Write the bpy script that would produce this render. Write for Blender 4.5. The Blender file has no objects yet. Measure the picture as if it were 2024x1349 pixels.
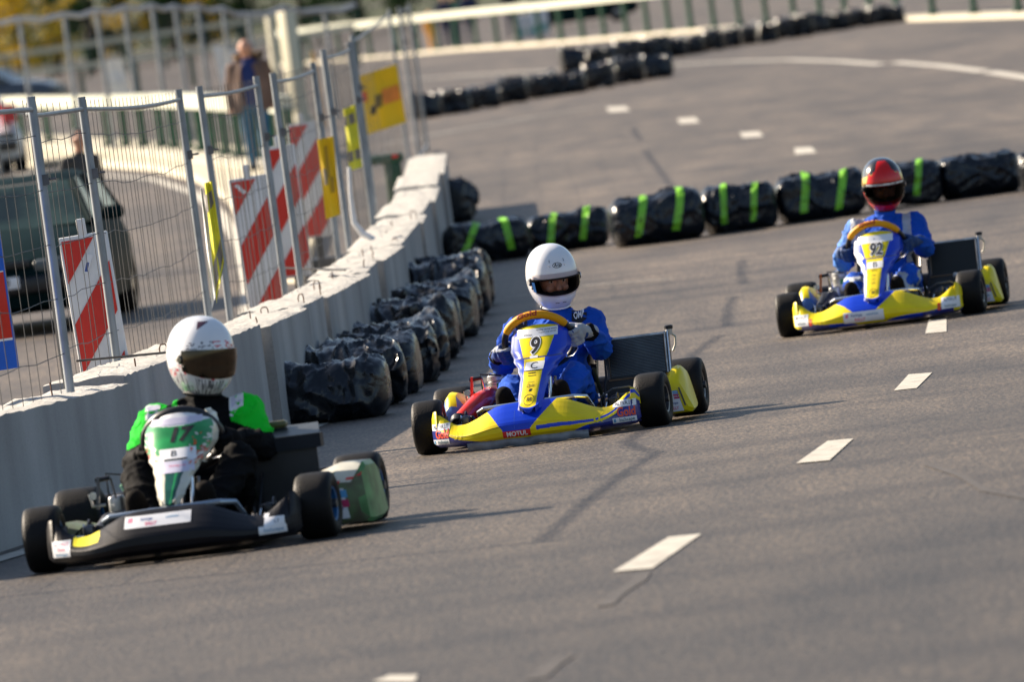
import bpy, bmesh, math, random
from mathutils import Vector, Matrix, noise
R = math.radians
random.seed(7)
scene = bpy.context.scene
COL = scene.collection

# ------------------------------------------------------------------ camera
FPX = 20000.0; ROLL = R(7.5); CAMH = 2.27
CX, CY = 1012.0, 674.5
HOR = 68 - (CX*math.sin(ROLL) + CY*math.cos(ROLL))
PITCH = math.atan(-HOR/FPX)
FWD = Vector((0, math.cos(PITCH), -math.sin(PITCH)))
UP0 = Vector((0, math.sin(PITCH), math.cos(PITCH)))
RT0 = Vector((1, 0, 0))
cam_d = bpy.data.cameras.new('camera'); cam = bpy.data.objects.new('camera', cam_d); COL.objects.link(cam)
xa = RT0*math.cos(ROLL) - UP0*math.sin(ROLL)
ya = RT0*math.sin(ROLL) + UP0*math.cos(ROLL)
za = -FWD
m = Matrix((xa, ya, za)).transposed().to_4x4(); m.translation = Vector((0, 0, CAMH))
cam.matrix_world = m
cam_d.sensor_width = 36; cam_d.lens = 36*FPX/2024.0
cam_d.clip_start = 1; cam_d.clip_end = 6000
cam_d.dof.use_dof = True; cam_d.dof.focus_distance = 48.6; cam_d.dof.aperture_fstop = 6.4
cam_d.dof.aperture_blades = 0
scene.camera = cam
scene.render.resolution_x = 1024; scene.render.resolution_y = 683

# ------------------------------------------------------------------ light
SUN_EL, SUN_AZ = R(31), R(-58)          # azimuth measured from +Y towards +X: sun stands on the left, a little beyond the karts
w = bpy.data.worlds.new('World'); scene.world = w; w.use_nodes = True
nt = w.node_tree; bg = nt.nodes['Background']
sky = nt.nodes.new('ShaderNodeTexSky'); sky.sky_type = 'NISHITA'; sky.sun_disc = False
sky.sun_elevation = SUN_EL; sky.sun_rotation = SUN_AZ; sky.dust_density = 1.5
nt.links.new(sky.outputs[0], bg.inputs[0]); bg.inputs[1].default_value = 0.062
sd = bpy.data.lights.new('sun', 'SUN'); sd.energy = 5.0; sd.angle = R(0.8); sd.color = (1.0, 0.85, 0.67)
sun = bpy.data.objects.new('sun', sd); COL.objects.link(sun)
sdir = Vector((math.sin(SUN_AZ)*math.cos(SUN_EL), math.cos(SUN_AZ)*math.cos(SUN_EL), math.sin(SUN_EL)))
sun.rotation_euler = sdir.to_track_quat('Z', 'Y').to_euler()
sun.location = (0, 0, 60)
scene.view_settings.view_transform = 'Standard'; scene.view_settings.look = 'None'
scene.view_settings.exposure = 1.28; scene.view_settings.gamma = 1

# ------------------------------------------------------------------ terrain and pixel -> place
TZ = [(0, .42), (28, .27), (39.8, .15), (48.5, 0), (60, -.12), (80, -.13), (105, -.06), (133, 0), (200, 0), (6000, 0)]
def zt(Y):
    if Y <= TZ[0][0]: return TZ[0][1]
    for i in range(len(TZ)-1):
        (a, za_), (b, zb_) = TZ[i], TZ[i+1]
        if Y <= b:
            def sl(k):
                if k <= 0 or k >= len(TZ)-1: return 0.0
                return (TZ[k+1][1]-TZ[k-1][1])/(TZ[k+1][0]-TZ[k-1][0])
            h = b-a; t = (Y-a)/h
            return (2*t**3-3*t*t+1)*za_ + (t**3-2*t*t+t)*h*sl(i) + (-2*t**3+3*t*t)*zb_ + (t**3-t*t)*h*sl(i+1)
    return 0.0
def ray(px, py):
    X, Y = px-CX, py-CY
    u = X*math.cos(ROLL) - Y*math.sin(ROLL); ww = X*math.sin(ROLL) + Y*math.cos(ROLL)
    d = RT0*(u/FPX) - UP0*(ww/FPX) + FWD
    return d/d.y
def at(px, py, Y):
    d = ray(px, py); return Vector((d.x*Y, Y, CAMH + d.z*Y))
def G(px, py, h=0.0):
    d = ray(px, py); lo, hi = 20.0, 1500.0
    for _ in range(60):
        mid = (lo+hi)/2
        if CAMH + d.z*mid - zt(mid) - h > 0: lo = mid
        else: hi = mid
    return Vector((d.x*lo, lo, CAMH + d.z*lo))

# ------------------------------------------------------------------ materials
MATS = {}
def mat(name, col, rough=.5, metal=0., coat=0., var=0., vscale=8., bump=0., bscale=60., rvar=0., spec=None, col2=None, stretch=None, coords='Object', emit=0, dist=0):
    if name in MATS: return MATS[name]
    mt = bpy.data.materials.new(name); mt.use_nodes = True; n = mt.node_tree; p = n.nodes['Principled BSDF']
    p.inputs['Base Color'].default_value = (*col, 1); p.inputs['Roughness'].default_value = rough
    p.inputs['Metallic'].default_value = metal; p.inputs['Coat Weight'].default_value = coat
    p.inputs['Coat Roughness'].default_value = .08
    if spec is not None: p.inputs['Specular IOR Level'].default_value = spec
    tc = n.nodes.new('ShaderNodeTexCoord'); src = tc.outputs[coords]
    if stretch:
        mp = n.nodes.new('ShaderNodeMapping'); mp.inputs['Scale'].default_value = stretch
        n.links.new(src, mp.inputs[0]); src = mp.outputs[0]
    nz = n.nodes.new('ShaderNodeTexNoise'); nz.inputs['Scale'].default_value = vscale; nz.inputs['Detail'].default_value = 5
    n.links.new(src, nz.inputs['Vector'])
    rp = n.nodes.new('ShaderNodeValToRGB')
    c2 = col2 if col2 else tuple(max(0, c*(1-var)) for c in col); c1 = col if col2 else tuple(min(1, c*(1+var)) for c in col)
    rp.color_ramp.elements[0].position = .32; rp.color_ramp.elements[1].position = .68
    rp.color_ramp.elements[0].color = (*c2, 1); rp.color_ramp.elements[1].color = (*c1, 1)
    n.links.new(nz.outputs['Fac'], rp.inputs[0]); n.links.new(rp.outputs[0], p.inputs['Base Color'])
    if rvar:
        mr = n.nodes.new('ShaderNodeMapRange'); mr.inputs['To Min'].default_value = max(0, rough-rvar); mr.inputs['To Max'].default_value = min(1, rough+rvar)
        n.links.new(nz.outputs['Fac'], mr.inputs[0]); n.links.new(mr.outputs[0], p.inputs['Roughness'])
    if bump:
        nb = n.nodes.new('ShaderNodeTexNoise'); nb.inputs['Scale'].default_value = bscale; nb.inputs['Detail'].default_value = 4; nb.inputs['Distortion'].default_value = dist
        n.links.new(src, nb.inputs['Vector'])
        bp = n.nodes.new('ShaderNodeBump'); bp.inputs['Strength'].default_value = bump; bp.inputs['Distance'].default_value = .01
        n.links.new(nb.outputs['Fac'], bp.inputs['Height']); n.links.new(bp.outputs[0], p.inputs['Normal'])
    if emit:
        p.inputs['Emission Strength'].default_value = emit
    MATS[name] = mt; return mt

def glass(name, tint, rough=.03, mirror=.12):
    if name in MATS: return MATS[name]
    mt = bpy.data.materials.new(name); mt.use_nodes = True; n = mt.node_tree
    for x in list(n.nodes): n.nodes.remove(x)
    out = n.nodes.new('ShaderNodeOutputMaterial'); tr = n.nodes.new('ShaderNodeBsdfTransparent'); tr.inputs[0].default_value = (*tint, 1)
    gl = n.nodes.new('ShaderNodeBsdfGlossy'); gl.inputs['Roughness'].default_value = rough
    lw = n.nodes.new('ShaderNodeLayerWeight'); lw.inputs[0].default_value = mirror
    mx = n.nodes.new('ShaderNodeMixShader'); n.links.new(lw.outputs['Fresnel'], mx.inputs[0])
    n.links.new(tr.outputs[0], mx.inputs[1]); n.links.new(gl.outputs[0], mx.inputs[2]); n.links.new(mx.outputs[0], out.inputs[0])
    MATS[name] = mt; return mt

YEL = mat('paint_yellow', (.86, .69, .0), .36, spec=.35, col2=(.74, .57, .01), vscale=9, rvar=.1)
BLU = mat('paint_blue', (.002, .045, .58), .32, coat=.05, spec=.4, var=.1, vscale=6)
NAVY = mat('paint_navy', (.022, .03, .22), .35, coat=.4, var=.1)
WHI = mat('sticker_white', (.78, .79, .82), .45, var=.04, vscale=10)
BLK = mat('ink_black', (.006, .006, .008), .5)
INKB = mat('ink_blue', (.03, .08, .3), .5)
INKR = mat('ink_red', (.65, .02, .02), .5)
ORG = mat('ink_orange_red', (.72, .07, .01), .45)
PNK = mat('ink_pink', (.75, .2, .3), .5)
LIM = mat('ink_lime', (.45, .5, .12), .5)
GREYTAPE = mat('tape_grey', (.2, .21, .23), .35, var=.35, vscale=14, bump=.3, bscale=30)
RUB = mat('tyre_rubber', (.005, .005, .006), .55, var=.45, vscale=5, bump=.25, bscale=140, col2=(.010, .009, .008), spec=.22)
RIM = mat('rim_metal', (.2, .2, .21), .35, metal=.9, var=.2)
CHR = mat('tube_chrome', (.75, .76, .78), .22, metal=1, var=.1)
STL = mat('steel_dark', (.12, .12, .13), .4, metal=.8, var=.3)
ALU = mat('cast_aluminium', (.5, .5, .5), .42, metal=.7, var=.3, vscale=20)
PLB = mat('plastic_black', (.010, .010, .012), .38, var=.3, vscale=6)
FAIRB = mat('fairing_black', (.006, .006, .009), .45, spec=.3, var=.3, vscale=5)
FLR = mat('floor_tray', (.05, .05, .055), .4, metal=.5, var=.3)
REDM = mat('exhaust_red', (.80, .03, .012), .3, coat=.4, var=.2)
GRN = mat('paint_green', (.01, .26, .06), .3, coat=.5, var=.25, vscale=12)
GRND = mat('paint_dark_green', (.0, .07, .04), .3, coat=.5, var=.2)
CRM = mat('paint_cream', (.62, .60, .5), .35, coat=.4, var=.08, vscale=9)
SKIN = mat('skin', (.52, .27, .18), .5, var=.12, vscale=15)
SUITB = mat('suit_blue', (.005, .075, .47), .85, var=.12, vscale=5, bump=.9, bscale=11, spec=.25)
SUITW = mat('suit_silver', (.42, .46, .52), .7, var=.1, bump=.2, bscale=14)
SUITK = mat('suit_black', (.005, .005, .006), .85, spec=.12, var=.3, vscale=6, bump=.9, bscale=11)
SUITG = mat('suit_green', (.01, .62, .03), .8, spec=.15, var=.08, vscale=6, bump=.9, bscale=11)
GLVG = mat('glove_grey', (.36, .38, .42), .7, var=.1, bump=.2, bscale=60)
GLVB = mat('glove_blue', (.012, .05, .22), .7, var=.2, bump=.2, bscale=60)
GLVK = mat('glove_black', (.006, .006, .007), .8, spec=.15, var=.2)
HELW = mat('helmet_white', (.80, .81, .84), .16, coat=.8, var=.01)
HELR = mat('helmet_red', (.62, .006, .004), .2, coat=.15, var=.05)
HELK = mat('helmet_black', (.01, .008, .008), .2, coat=.8)
HELG = mat('helmet_gold', (.65, .45, .08), .22, metal=.3, coat=.7, var=.1)
VIS = glass('visor_smoke', (.78, .74, .75), .03, .1)
VISD = glass('visor_dark', (.25, .22, .22), .03, .15)
VISM = mat('visor_mirror', (.065, .052, .038), .12, metal=.9, var=.3, vscale=4)
AMB = mat('grip_amber', (.78, .34, .0), .5, var=.08, spec=.3)
BAG = mat('bag_black', (.006, .008, .012), .26, spec=.5, var=.35, vscale=5, bump=.8, bscale=7, rvar=.14, dist=2.2)
TAPEG = mat('tape_lime', (.23, .60, .035), .4, var=.1)
GALV = mat('galvanised_steel', (.26, .285, .31), .48, metal=.55, var=.18, vscale=6)
WIRE = mat('fence_wire', (.09, .09, .09), .6, metal=.3, var=.15)
RUST = mat('rebar_rust', (.13, .06, .03), .8, var=.4, vscale=30)
CREAMP = mat('cream_paint', (.66, .62, .46), .5, var=.08, vscale=2)
RAILG = mat('railing_green', (.008, .075, .038), .4, var=.25)
BRED = mat('beacon_red', (.62, .02, .008), .4, var=.08)
BWHI = mat('beacon_white', (.72, .72, .72), .45, var=.05)
CAR_G = mat('car_green', (.003, .014, .016), .6, spec=.04, var=.1)
CARGL = mat('car_glass', (.07, .12, .10), .15, coat=.2, spec=.3, vscale=1.2, col2=(.008, .016, .016))
BYEL = mat('banner_yellow', (.80, .50, .0), .6, var=.08, vscale=3, bump=.2, bscale=6)
BYEL2 = mat('tape_yellow', (.75, .70, .04), .5, var=.1)

# ------------------------------------------------------------------ mesh builder
class MB:
    def __init__(s): s.v = []; s.f = []; s.m = []; s.mats = []
    def mi(s, mt):
        if mt not in s.mats: s.mats.append(mt)
        return s.mats.index(mt)
    def add(s, vs, fs, mt):
        o = len(s.v); s.v += [Vector(x) for x in vs]; i = s.mi(mt)
        for f in fs: s.f.append([o+k for k in f]); s.m.append(i)
        return s
    def box(s, c, d, mt, rot=None):
        c = Vector(c); x, y, z = (k/2 for k in d); M = rot or Matrix.Identity(3)
        vs = [c + M @ Vector((a*x, b*y, e*z)) for a in (-1, 1) for b in (-1, 1) for e in (-1, 1)]
        return s.add(vs, [(0, 1, 3, 2), (4, 6, 7, 5), (0, 4, 5, 1), (2, 3, 7, 6), (0, 2, 6, 4), (1, 5, 7, 3)], mt)
    def rbox(s, c, d, r, mt, rot=None, seg=3):
        bm = bmesh.new(); bmesh.ops.create_cube(bm, size=1)
        bmesh.ops.scale(bm, vec=Vector(d), verts=bm.verts)
        bmesh.ops.bevel(bm, geom=list(bm.edges), offset=r, segments=seg, profile=.5, affect='EDGES')
        M = (rot or Matrix.Identity(3)); c = Vector(c)
        bm.verts.index_update()
        s.add([c + M @ v.co for v in bm.verts], [[v.index for v in f.verts] for f in bm.faces], mt); bm.free(); return s
    def tube(s, pts, r, mt, n=8, closed=False, cap=True):
        pts = [Vector(p) for p in pts]; N = len(pts); rs = r if isinstance(r, (list, tuple)) else [r]*N
        vs = []; prev = None
        for i, p in enumerate(pts):
            if closed: t = pts[(i+1) % N] - pts[i-1]
            else: t = pts[min(i+1, N-1)] - pts[max(i-1, 0)]
            t.normalize()
            if prev is None:
                a = Vector((0, 0, 1)) if abs(t.z) < .9 else Vector((1, 0, 0)); a = (a - t*a.dot(t)).normalized()
            else: a = (prev - t*prev.dot(t)).normalized()
            prev = a; b = t.cross(a)
            for k in range(n):
                an = 2*math.pi*k/n; vs.append(p + (a*math.cos(an) + b*math.sin(an))*rs[i])
        fs = []
        for i in range(N if closed else N-1):
            j = (i+1) % N
            for k in range(n): l = (k+1) % n; fs.append((i*n+k, i*n+l, j*n+l, j*n+k))
        if cap and not closed: fs.append(tuple(range(n-1, -1, -1))); fs.append(tuple((N-1)*n+k for k in range(n)))
        return s.add(vs, fs, mt)
    def lathe(s, prof, c, axis, mt, n=32, matf=None):
        ax = Vector(axis).normalized(); a = Vector((0, 0, 1)) if abs(ax.z) < .9 else Vector((1, 0, 0))
        a = (a - ax*a.dot(ax)).normalized(); b = ax.cross(a); c = Vector(c); P = len(prof); vs = []
        for k in range(n):
            an = 2*math.pi*k/n; e = a*math.cos(an) + b*math.sin(an)
            for (rr, h) in prof: vs.append(c + e*rr + ax*h)
        fs = []; A = sum(p[0]*q[1]-q[0]*p[1] for p, q in zip(prof, prof[1:]))     # which way round the profile runs
        for k in range(n):
            l = (k+1) % n
            for j in range(P-1):
                f = (k*P+j, k*P+j+1, l*P+j+1, l*P+j); fs.append(f[::-1] if A > 0 else f)
        return s.add(vs, fs, mt)
    def grid(s, S, us, vs_, matf, flip=False):
        o = len(s.v); nu, nv = len(us), len(vs_)
        for u in us:
            for v in vs_: s.v.append(Vector(S(u, v)))
        for i in range(nu-1):
            for j in range(nv-1):
                mt = matf((us[i]+us[i+1])/2, (vs_[j]+vs_[j+1])/2) if callable(matf) else matf
                if mt is None: continue
                q = [o+i*nv+j, o+(i+1)*nv+j, o+(i+1)*nv+j+1, o+i*nv+j+1]
                if flip: q.reverse()
                s.f.append(q); s.m.append(s.mi(mt))
        return s
    def ell(s, c, r, mt, rot=None, n=16):
        M = rot or Matrix.Identity(3); c = Vector(c); vs = []; fs = []
        h = n//2
        for i in range(1, h):
            th = math.pi*i/h
            for k in range(n):
                ph = 2*math.pi*k/n; vs.append(c + M @ Vector((r[0]*math.sin(th)*math.cos(ph), r[1]*math.sin(th)*math.sin(ph), r[2]*math.cos(th))))
        for i in range(h-2):
            for k in range(n): l = (k+1) % n; fs.append((i*n+k, (i+1)*n+k, (i+1)*n+l, i*n+l))
        t = len(vs); vs.append(c + M @ Vector((0, 0, r[2]))); vs.append(c + M @ Vector((0, 0, -r[2])))
        for k in range(n): l = (k+1) % n; fs.append((t, k, l)); fs.append((t+1, (h-2)*n+l, (h-2)*n+k))
        return s.add(vs, fs, mt)
    def cap(s, p0, r0, p1, r1, mt=None, n=14):
        p0, p1 = Vector(p0), Vector(p1); t = (p1-p0); L = t.length; t.normalize(); pts = []; rs = []
        for k in range(1, 5): a = math.pi/2*(k/4); pts.append(p0 - t*r0*math.cos(a)); rs.append(r0*math.sin(a))
        for k in range(4): a = math.pi/2*(1-k/4); pts.append(p1 + t*r1*math.cos(a)); rs.append(max(r1*math.sin(a), 1e-4))
        pts[3] = p0; pts[4] = p1
        return s.tube(pts, rs, mt or PLB, n=n)
    def prism(s, pts, ax, mt):       # flat outline thickened along vector ax
        n = len(pts); ax = Vector(ax); vs = [Vector(p) for p in pts] + [Vector(p)+ax for p in pts]
        fs = [tuple(range(n-1, -1, -1)), tuple(range(n, 2*n))] + [(i, (i+1) % n, n+(i+1) % n, n+i) for i in range(n)]
        return s.add(vs, fs, mt)
    def text(s, body, S, a, b, size, mt, off=.0012, bold=0., slant=0., align='CENTER', sx=1., flipb=True):
        tv, tf = text_mesh(body, bold, slant, align); vs = []
        for x, y in tv:
            aa, bb = a + x*size*sx, b + y*size
            p = Vector(S(aa, bb)); e = .002
            du = Vector(S(aa+e, bb)) - p; dv = Vector(S(aa, bb+e)) - p; nn = du.cross(dv)
            if nn.length > 0: nn.normalize()
            vs.append(p + nn*off)
        return s.add(vs, tf, mt)
    def patch(s, S, a0, a1, b0, b1, mt, off=.0008, n=6, skew=0.):
        def T(a, b):
            a2 = a + skew*(b-(b0+b1)/2); p = Vector(S(a2, b)); e = .002
            nn = (Vector(S(a2+e, b))-p).cross(Vector(S(a2, b+e))-p)
            if nn.length > 0: nn.normalize()
            return p + nn*off
        return s.grid(T, [a0+(a1-a0)*i/n for i in range(n+1)], [b0+(b1-b0)*i/n for i in range(n+1)], mt)
    def build(s, name, parent=None, smooth=35, loc=None, up=False):
        me = bpy.data.meshes.new(name); me.from_pydata([tuple(v) for v in s.v], [], s.f)
        for mt in s.mats: me.materials.append(mt)
        me.polygons.foreach_set('material_index', s.m)
        bm = bmesh.new(); bm.from_mesh(me); ch = False            # closed shells face outwards, ground sheets face up
        if up:
            for f in bm.faces:
                f.normal_update()
                if f.normal.z < 0 and abs(f.normal.z) > .5: f.normal_flip(); ch = True
        seen = set()
        for f0_ in bm.faces if len(bm.faces) < 60000 and not up else []:
            if f0_.index in seen: continue
            isl = [f0_]; seen.add(f0_.index); q = [f0_]; closed_ = True
            while q:
                f = q.pop()
                for e in f.edges:
                    if len(e.link_faces) != 2: closed_ = False
                    for g_ in e.link_faces:
                        if g_.index not in seen: seen.add(g_.index); isl.append(g_); q.append(g_)
            if closed_ and len(isl) > 3:
                vol = 0.
                bmesh.ops.recalc_face_normals(bm, faces=isl)
                for f in isl:
                    c0 = f.verts[0].co
                    for a_, b_ in zip(f.verts[1:], f.verts[2:]): vol += c0.dot(a_.co.cross(b_.co))
                if vol < 0: bmesh.ops.reverse_faces(bm, faces=isl)
                ch = True
        if ch: bm.to_mesh(me)
        bm.free()
        if smooth:
            me.polygons.foreach_set('use_smooth', [True]*len(me.polygons)); me.update(); me.set_sharp_from_angle(angle=R(smooth))
        me.update(); o = bpy.data.objects.new(name, me); COL.objects.link(o)
        if parent: o.parent = parent
        if loc is not None: o.location = loc
        return o

_T = {}
def text_mesh(body, bold=0., slant=0., align='CENTER'):
    k = (body, bold, slant, align)
    if k in _T: return _T[k]
    c = bpy.data.curves.new('t', 'FONT'); c.body = body; c.align_x = align; c.align_y = 'CENTER'; c.offset = bold; c.shear = slant; c.resolution_u = 3
    c.fill_mode = 'FRONT' if hasattr(c, 'fill_mode') else c.fill_mode
    o = bpy.data.objects.new('t', c); COL.objects.link(o); bpy.context.view_layer.update()
    me = o.to_mesh(); bm = bmesh.new(); bm.from_mesh(me); bmesh.ops.triangulate(bm, faces=bm.faces)
    for e in range(1):
        longe = [ed for ed in bm.edges if ed.calc_length() > .25]
        if longe: bmesh.ops.subdivide_edges(bm, edges=longe, cuts=1); bmesh.ops.triangulate(bm, faces=bm.faces)
    bm.verts.index_update(); vs = [(v.co.x, v.co.y) for v in bm.verts]; fs = []
    for f in bm.faces:
        idx = [v.index for v in f.verts]
        if f.normal.z < 0: idx.reverse()
        fs.append(idx)
    bm.free(); o.to_mesh_clear(); bpy.data.objects.remove(o); bpy.data.curves.remove(c)
    _T[k] = (vs, fs); return _T[k]

def empty(name, loc=(0, 0, 0), rz=0., scale=1.):
    o = bpy.data.objects.new(name, None); COL.objects.link(o); o.location = loc; o.rotation_euler = (0, 0, rz); o.empty_display_size = .2
    if scale != 1: o.scale = (scale,)*3
    return o
def tag(o, label=None, cat=None, group=None, kind=None):
    if label: o['label'] = label
    if cat: o['category'] = cat
    if group: o['group'] = group
    if kind: o['kind'] = kind
    return o
def remeshed(mb, name, voxel, matf, parent=None, smooth_it=4, wrinkle=0., wscale=12., default=None):
    """fuse the overlapping limbs of mb into one continuous surface"""
    o = mb.build('tmp', smooth=None)
    r = o.modifiers.new('r', 'REMESH'); r.mode = 'VOXEL'; r.voxel_size = voxel
    sm = o.modifiers.new('s', 'SMOOTH'); sm.iterations = smooth_it; sm.factor = .5
    dg = bpy.context.evaluated_depsgraph_get(); me = bpy.data.meshes.new_from_object(o.evaluated_get(dg)); me.name = name
    bpy.data.objects.remove(o)
    if wrinkle:
        nrm = [v.normal.copy() for v in me.vertices]
        for v, nn in zip(me.vertices, nrm):
            p = v.co*wscale; q = Vector((p.x, p.y*.6, p.z*1.6))
            n1, n2 = noise.noise(q), noise.noise(q*1.9+Vector((4, 0, 2)))
            v.co += nn*wrinkle*(max(0, 1-abs(n1)*4.5)*.9 + max(0, 1-abs(n2)*4.5)*.5 - .35)
    me.materials.clear(); ms = []
    idx = []
    for p in me.polygons:
        mt = matf(p.center) if callable(matf) else matf
        if mt not in ms: ms.append(mt)
        idx.append(ms.index(mt))
    for mt in ms: me.materials.append(mt)
    me.polygons.foreach_set('material_index', idx); me.polygons.foreach_set('use_smooth', [True]*len(me.polygons)); me.update()
    o = bpy.data.objects.new(name, me); COL.objects.link(o)
    if parent: o.parent = parent
    return o
def lerp(a, b, t): return a + (b-a)*t
def frange(a, b, n): return [a+(b-a)*i/n for i in range(n+1)]
def interp(tab, x):
    if x <= tab[0][0]: return tab[0][1]
    for (a, ya_), (b, yb_) in zip(tab, tab[1:]):
        if x <= b:
            t = (x-a)/(b-a); t = t*t*(3-2*t); return ya_+(yb_-ya_)*t
    return tab[-1][1]
def linterp(tab, x):
    if x <= tab[0][0]: return tab[0][1]
    for (a, ya_), (b, yb_) in zip(tab, tab[1:]):
        if x <= b: return ya_+(yb_-ya_)*(x-a)/(b-a)
    return tab[-1][1]

# ================================================================== GROUND
asp = bpy.data.materials.new('asphalt'); asp.use_nodes = True
n = asp.node_tree; P = n.nodes['Principled BSDF']; tc = n.nodes.new('ShaderNodeTexCoord')
def nz(scale, detail=4, st=None):
    q = n.nodes.new('ShaderNodeTexNoise'); q.inputs['Scale'].default_value = scale; q.inputs['Detail'].default_value = detail
    mp = n.nodes.new('ShaderNodeMapping'); mp.inputs['Scale'].default_value = st or (1, 1, 1)
    n.links.new(tc.outputs['Object'], mp.inputs[0]); n.links.new(mp.outputs[0], q.inputs['Vector']); return q
def ramp(src, stops):
    r = n.nodes.new('ShaderNodeValToRGB'); el = r.color_ramp.elements
    el[0].position, el[0].color = stops[0][0], (*stops[0][1], 1); el[1].position, el[1].color = stops[-1][0], (*stops[-1][1], 1)
    for p_, c_ in stops[1:-1]:
        e = el.new(p_); e.color = (*c_, 1)
    n.links.new(src, r.inputs[0]); return r
def mul(a, b, fac=1.):
    x = n.nodes.new('ShaderNodeMixRGB'); x.blend_type = 'MULTIPLY'; x.inputs[0].default_value = fac
    n.links.new(a, x.inputs[1]); n.links.new(b, x.inputs[2]); return x
big = ramp(nz(.35, 3, (1, .22, 1)).outputs['Fac'], [(.3, (.056, .046, .038)), (.7, (.118, .097, .078))])
mid = ramp(nz(2.2, 5, (1, .12, 1)).outputs['Fac'], [(.3, (.60, .60, .63)), (.7, (1.2, 1.17, 1.12))])
# stone grains of the surface, 10-20 mm: stretched a little along the road so they read at this grazing view
spk = ramp(nz(55, 2, (1, .16, 1)).outputs['Fac'], [(.3, (.45, .44, .45)), (.5, (1., 1., 1.)), (.66, (1.75, 1.65, 1.5))])
streak = ramp(nz(.9, 2, (.25, 1.1, 1)).outputs['Fac'], [(.36, (.58, .57, .60)), (.52, (1.04, 1.04, 1.03))])  # dark crosswise bands: shadows over the road painted into the colour, mixed with wear
c1 = mul(big.outputs[0], mid.outputs[0]); c2 = mul(c1.outputs[0], spk.outputs[0]); c3 = mul(c2.outputs[0], streak.outputs[0], .8)
# foreground shade painted into the asphalt colour, deepening towards the camera
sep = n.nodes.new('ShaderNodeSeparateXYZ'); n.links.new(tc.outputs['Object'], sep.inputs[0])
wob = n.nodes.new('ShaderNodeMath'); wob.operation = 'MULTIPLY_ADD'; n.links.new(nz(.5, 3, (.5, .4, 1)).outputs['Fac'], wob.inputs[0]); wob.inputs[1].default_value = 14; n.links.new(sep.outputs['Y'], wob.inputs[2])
near_shade = n.nodes.new('ShaderNodeMapRange'); near_shade.inputs['From Min'].default_value = 40; near_shade.inputs['From Max'].default_value = 56; near_shade.inputs['To Min'].default_value = .56; near_shade.inputs['To Max'].default_value = 1; n.links.new(wob.outputs[0], near_shade.inputs[0])
c4 = mul(c3.outputs[0], near_shade.outputs[0])
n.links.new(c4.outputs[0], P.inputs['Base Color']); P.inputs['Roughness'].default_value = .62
bp = n.nodes.new('ShaderNodeBump'); bp.inputs['Strength'].default_value = .55; bp.inputs['Distance'].default_value = .012
n.links.new(nz(60, 2, (1, .4, 1)).outputs['Fac'], bp.inputs['Height']); n.links.new(bp.outputs[0], P.inputs['Normal'])
MATS['asphalt'] = asp

mb = MB()
Ys = [15+2.5*i for i in range(56)] + [160, 180, 220, 300, 500, 1000, 3000, 5500]
Xs = [-3000, -400, -60, -15, -5, 0, 5, 15, 60, 400, 3000]
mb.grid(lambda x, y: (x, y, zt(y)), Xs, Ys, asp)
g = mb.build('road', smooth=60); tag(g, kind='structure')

LINE = mat('road_paint', (.56, .53, .46), .65, col2=(.34, .32, .28), vscale=11, bump=.2, bscale=50)
LINEF = mat('road_paint_worn', (.38, .36, .32), .7, var=.3, vscale=9)
def strip(name, pxs, wdt, mt=LINE, h=.004, group=None):
    """painted line through ground points; width in metres, laid on the road"""
    pts = [G(x, y) for x, y in pxs]; dense = []
    for a, b in zip(pts, pts[1:]):
        k = max(1, int((b-a).length/2.0))
        for i in range(k): dense.append(a.lerp(b, i/k))
    dense.append(pts[-1]); mb = MB(); vs = []
    for i, p in enumerate(dense):
        t = dense[min(i+1, len(dense)-1)] - dense[max(i-1, 0)]; t.z = 0; t.normalize(); s = Vector((-t.y, t.x, 0))
        for sg in (-.5, .5):
            q = p + s*wdt*sg; q.z = zt(q.y)+h; vs.append(q)
    mb.add(vs, [(2*i, 2*i+1, 2*i+3, 2*i+2) for i in range(len(dense)-1)], mt)
    o = mb.build(name, up=True); tag(o, kind='structure'); return o
def quad(name, pxs, mt=LINE, h=.004):
    mb = MB(); vs = []
    for x, y in pxs:
        q = G(x, y); q.z = zt(q.y)+h; vs.append(q)
    mb.add(vs, [tuple(range(len(vs)))], mt); o = mb.build(name, up=True); tag(o, kind='structure'); return o
for q in ([(1212, 1133), (1290, 1126), (1387, 1058), (1322, 1064)], [(1574, 918), (1640, 912), (1687, 869), (1636, 874)],
          [(1767, 774), (1812, 769), (1843, 738), (1796, 742)], [(1829, 661), (1871, 657), (1871, 632), (1836, 634)],
          [(735, 1352), (835, 1345), (930, 1290), (860, 1298)][:0] or [(735, 1352), (820, 1352), (826, 1338), (770, 1338)],
          [(1572, 306), (1614, 302), (1604, 291), (1570, 293)], [(1468, 273), (1510, 270), (1500, 260), (1462, 262)],
          [(1344, 245), (1384, 242), (1374, 232), (1338, 235)], [(1204, 222), (1246, 219), (1236, 210), (1198, 212)]):
    quad('lane_dash', q)
strip('road_line', [(1330, 128), (1450, 121), (1560, 118), (1660, 121), (1742, 127)], .22)
strip('road_line', [(1768, 123), (1860, 130), (1945, 141)], .22)
strip('road_line', [(1955, 142), (2080, 162)], .22)
strip('road_line', [(760, 285), (900, 258), (1060, 230), (1200, 208)], .17, LINEF)
strip('road_line', [(1250, 200), (1420, 178)], .12, LINEF)
strip('road_line', [(1424, 176), (1500, 166)], .14, LINEF)
strip('road_line', [(800, 158), (900, 150), (1110, 138)], .25)
strip('road_line', [(-60, 1125), (70, 1086), (330, 962), (640, 835), (720, 800)], .14, LINE)
strip('road_line', [(1000, 590), (1150, 566), (1330, 552)], .05, LINEF)
DARK = mat('tar_patch', (.058, .05, .045), .7, var=.25, vscale=10)
strip('road_crack', [(1195, 1200), (1222, 1175), (1262, 1150), (1272, 1134)], .055, DARK, .003)
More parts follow.
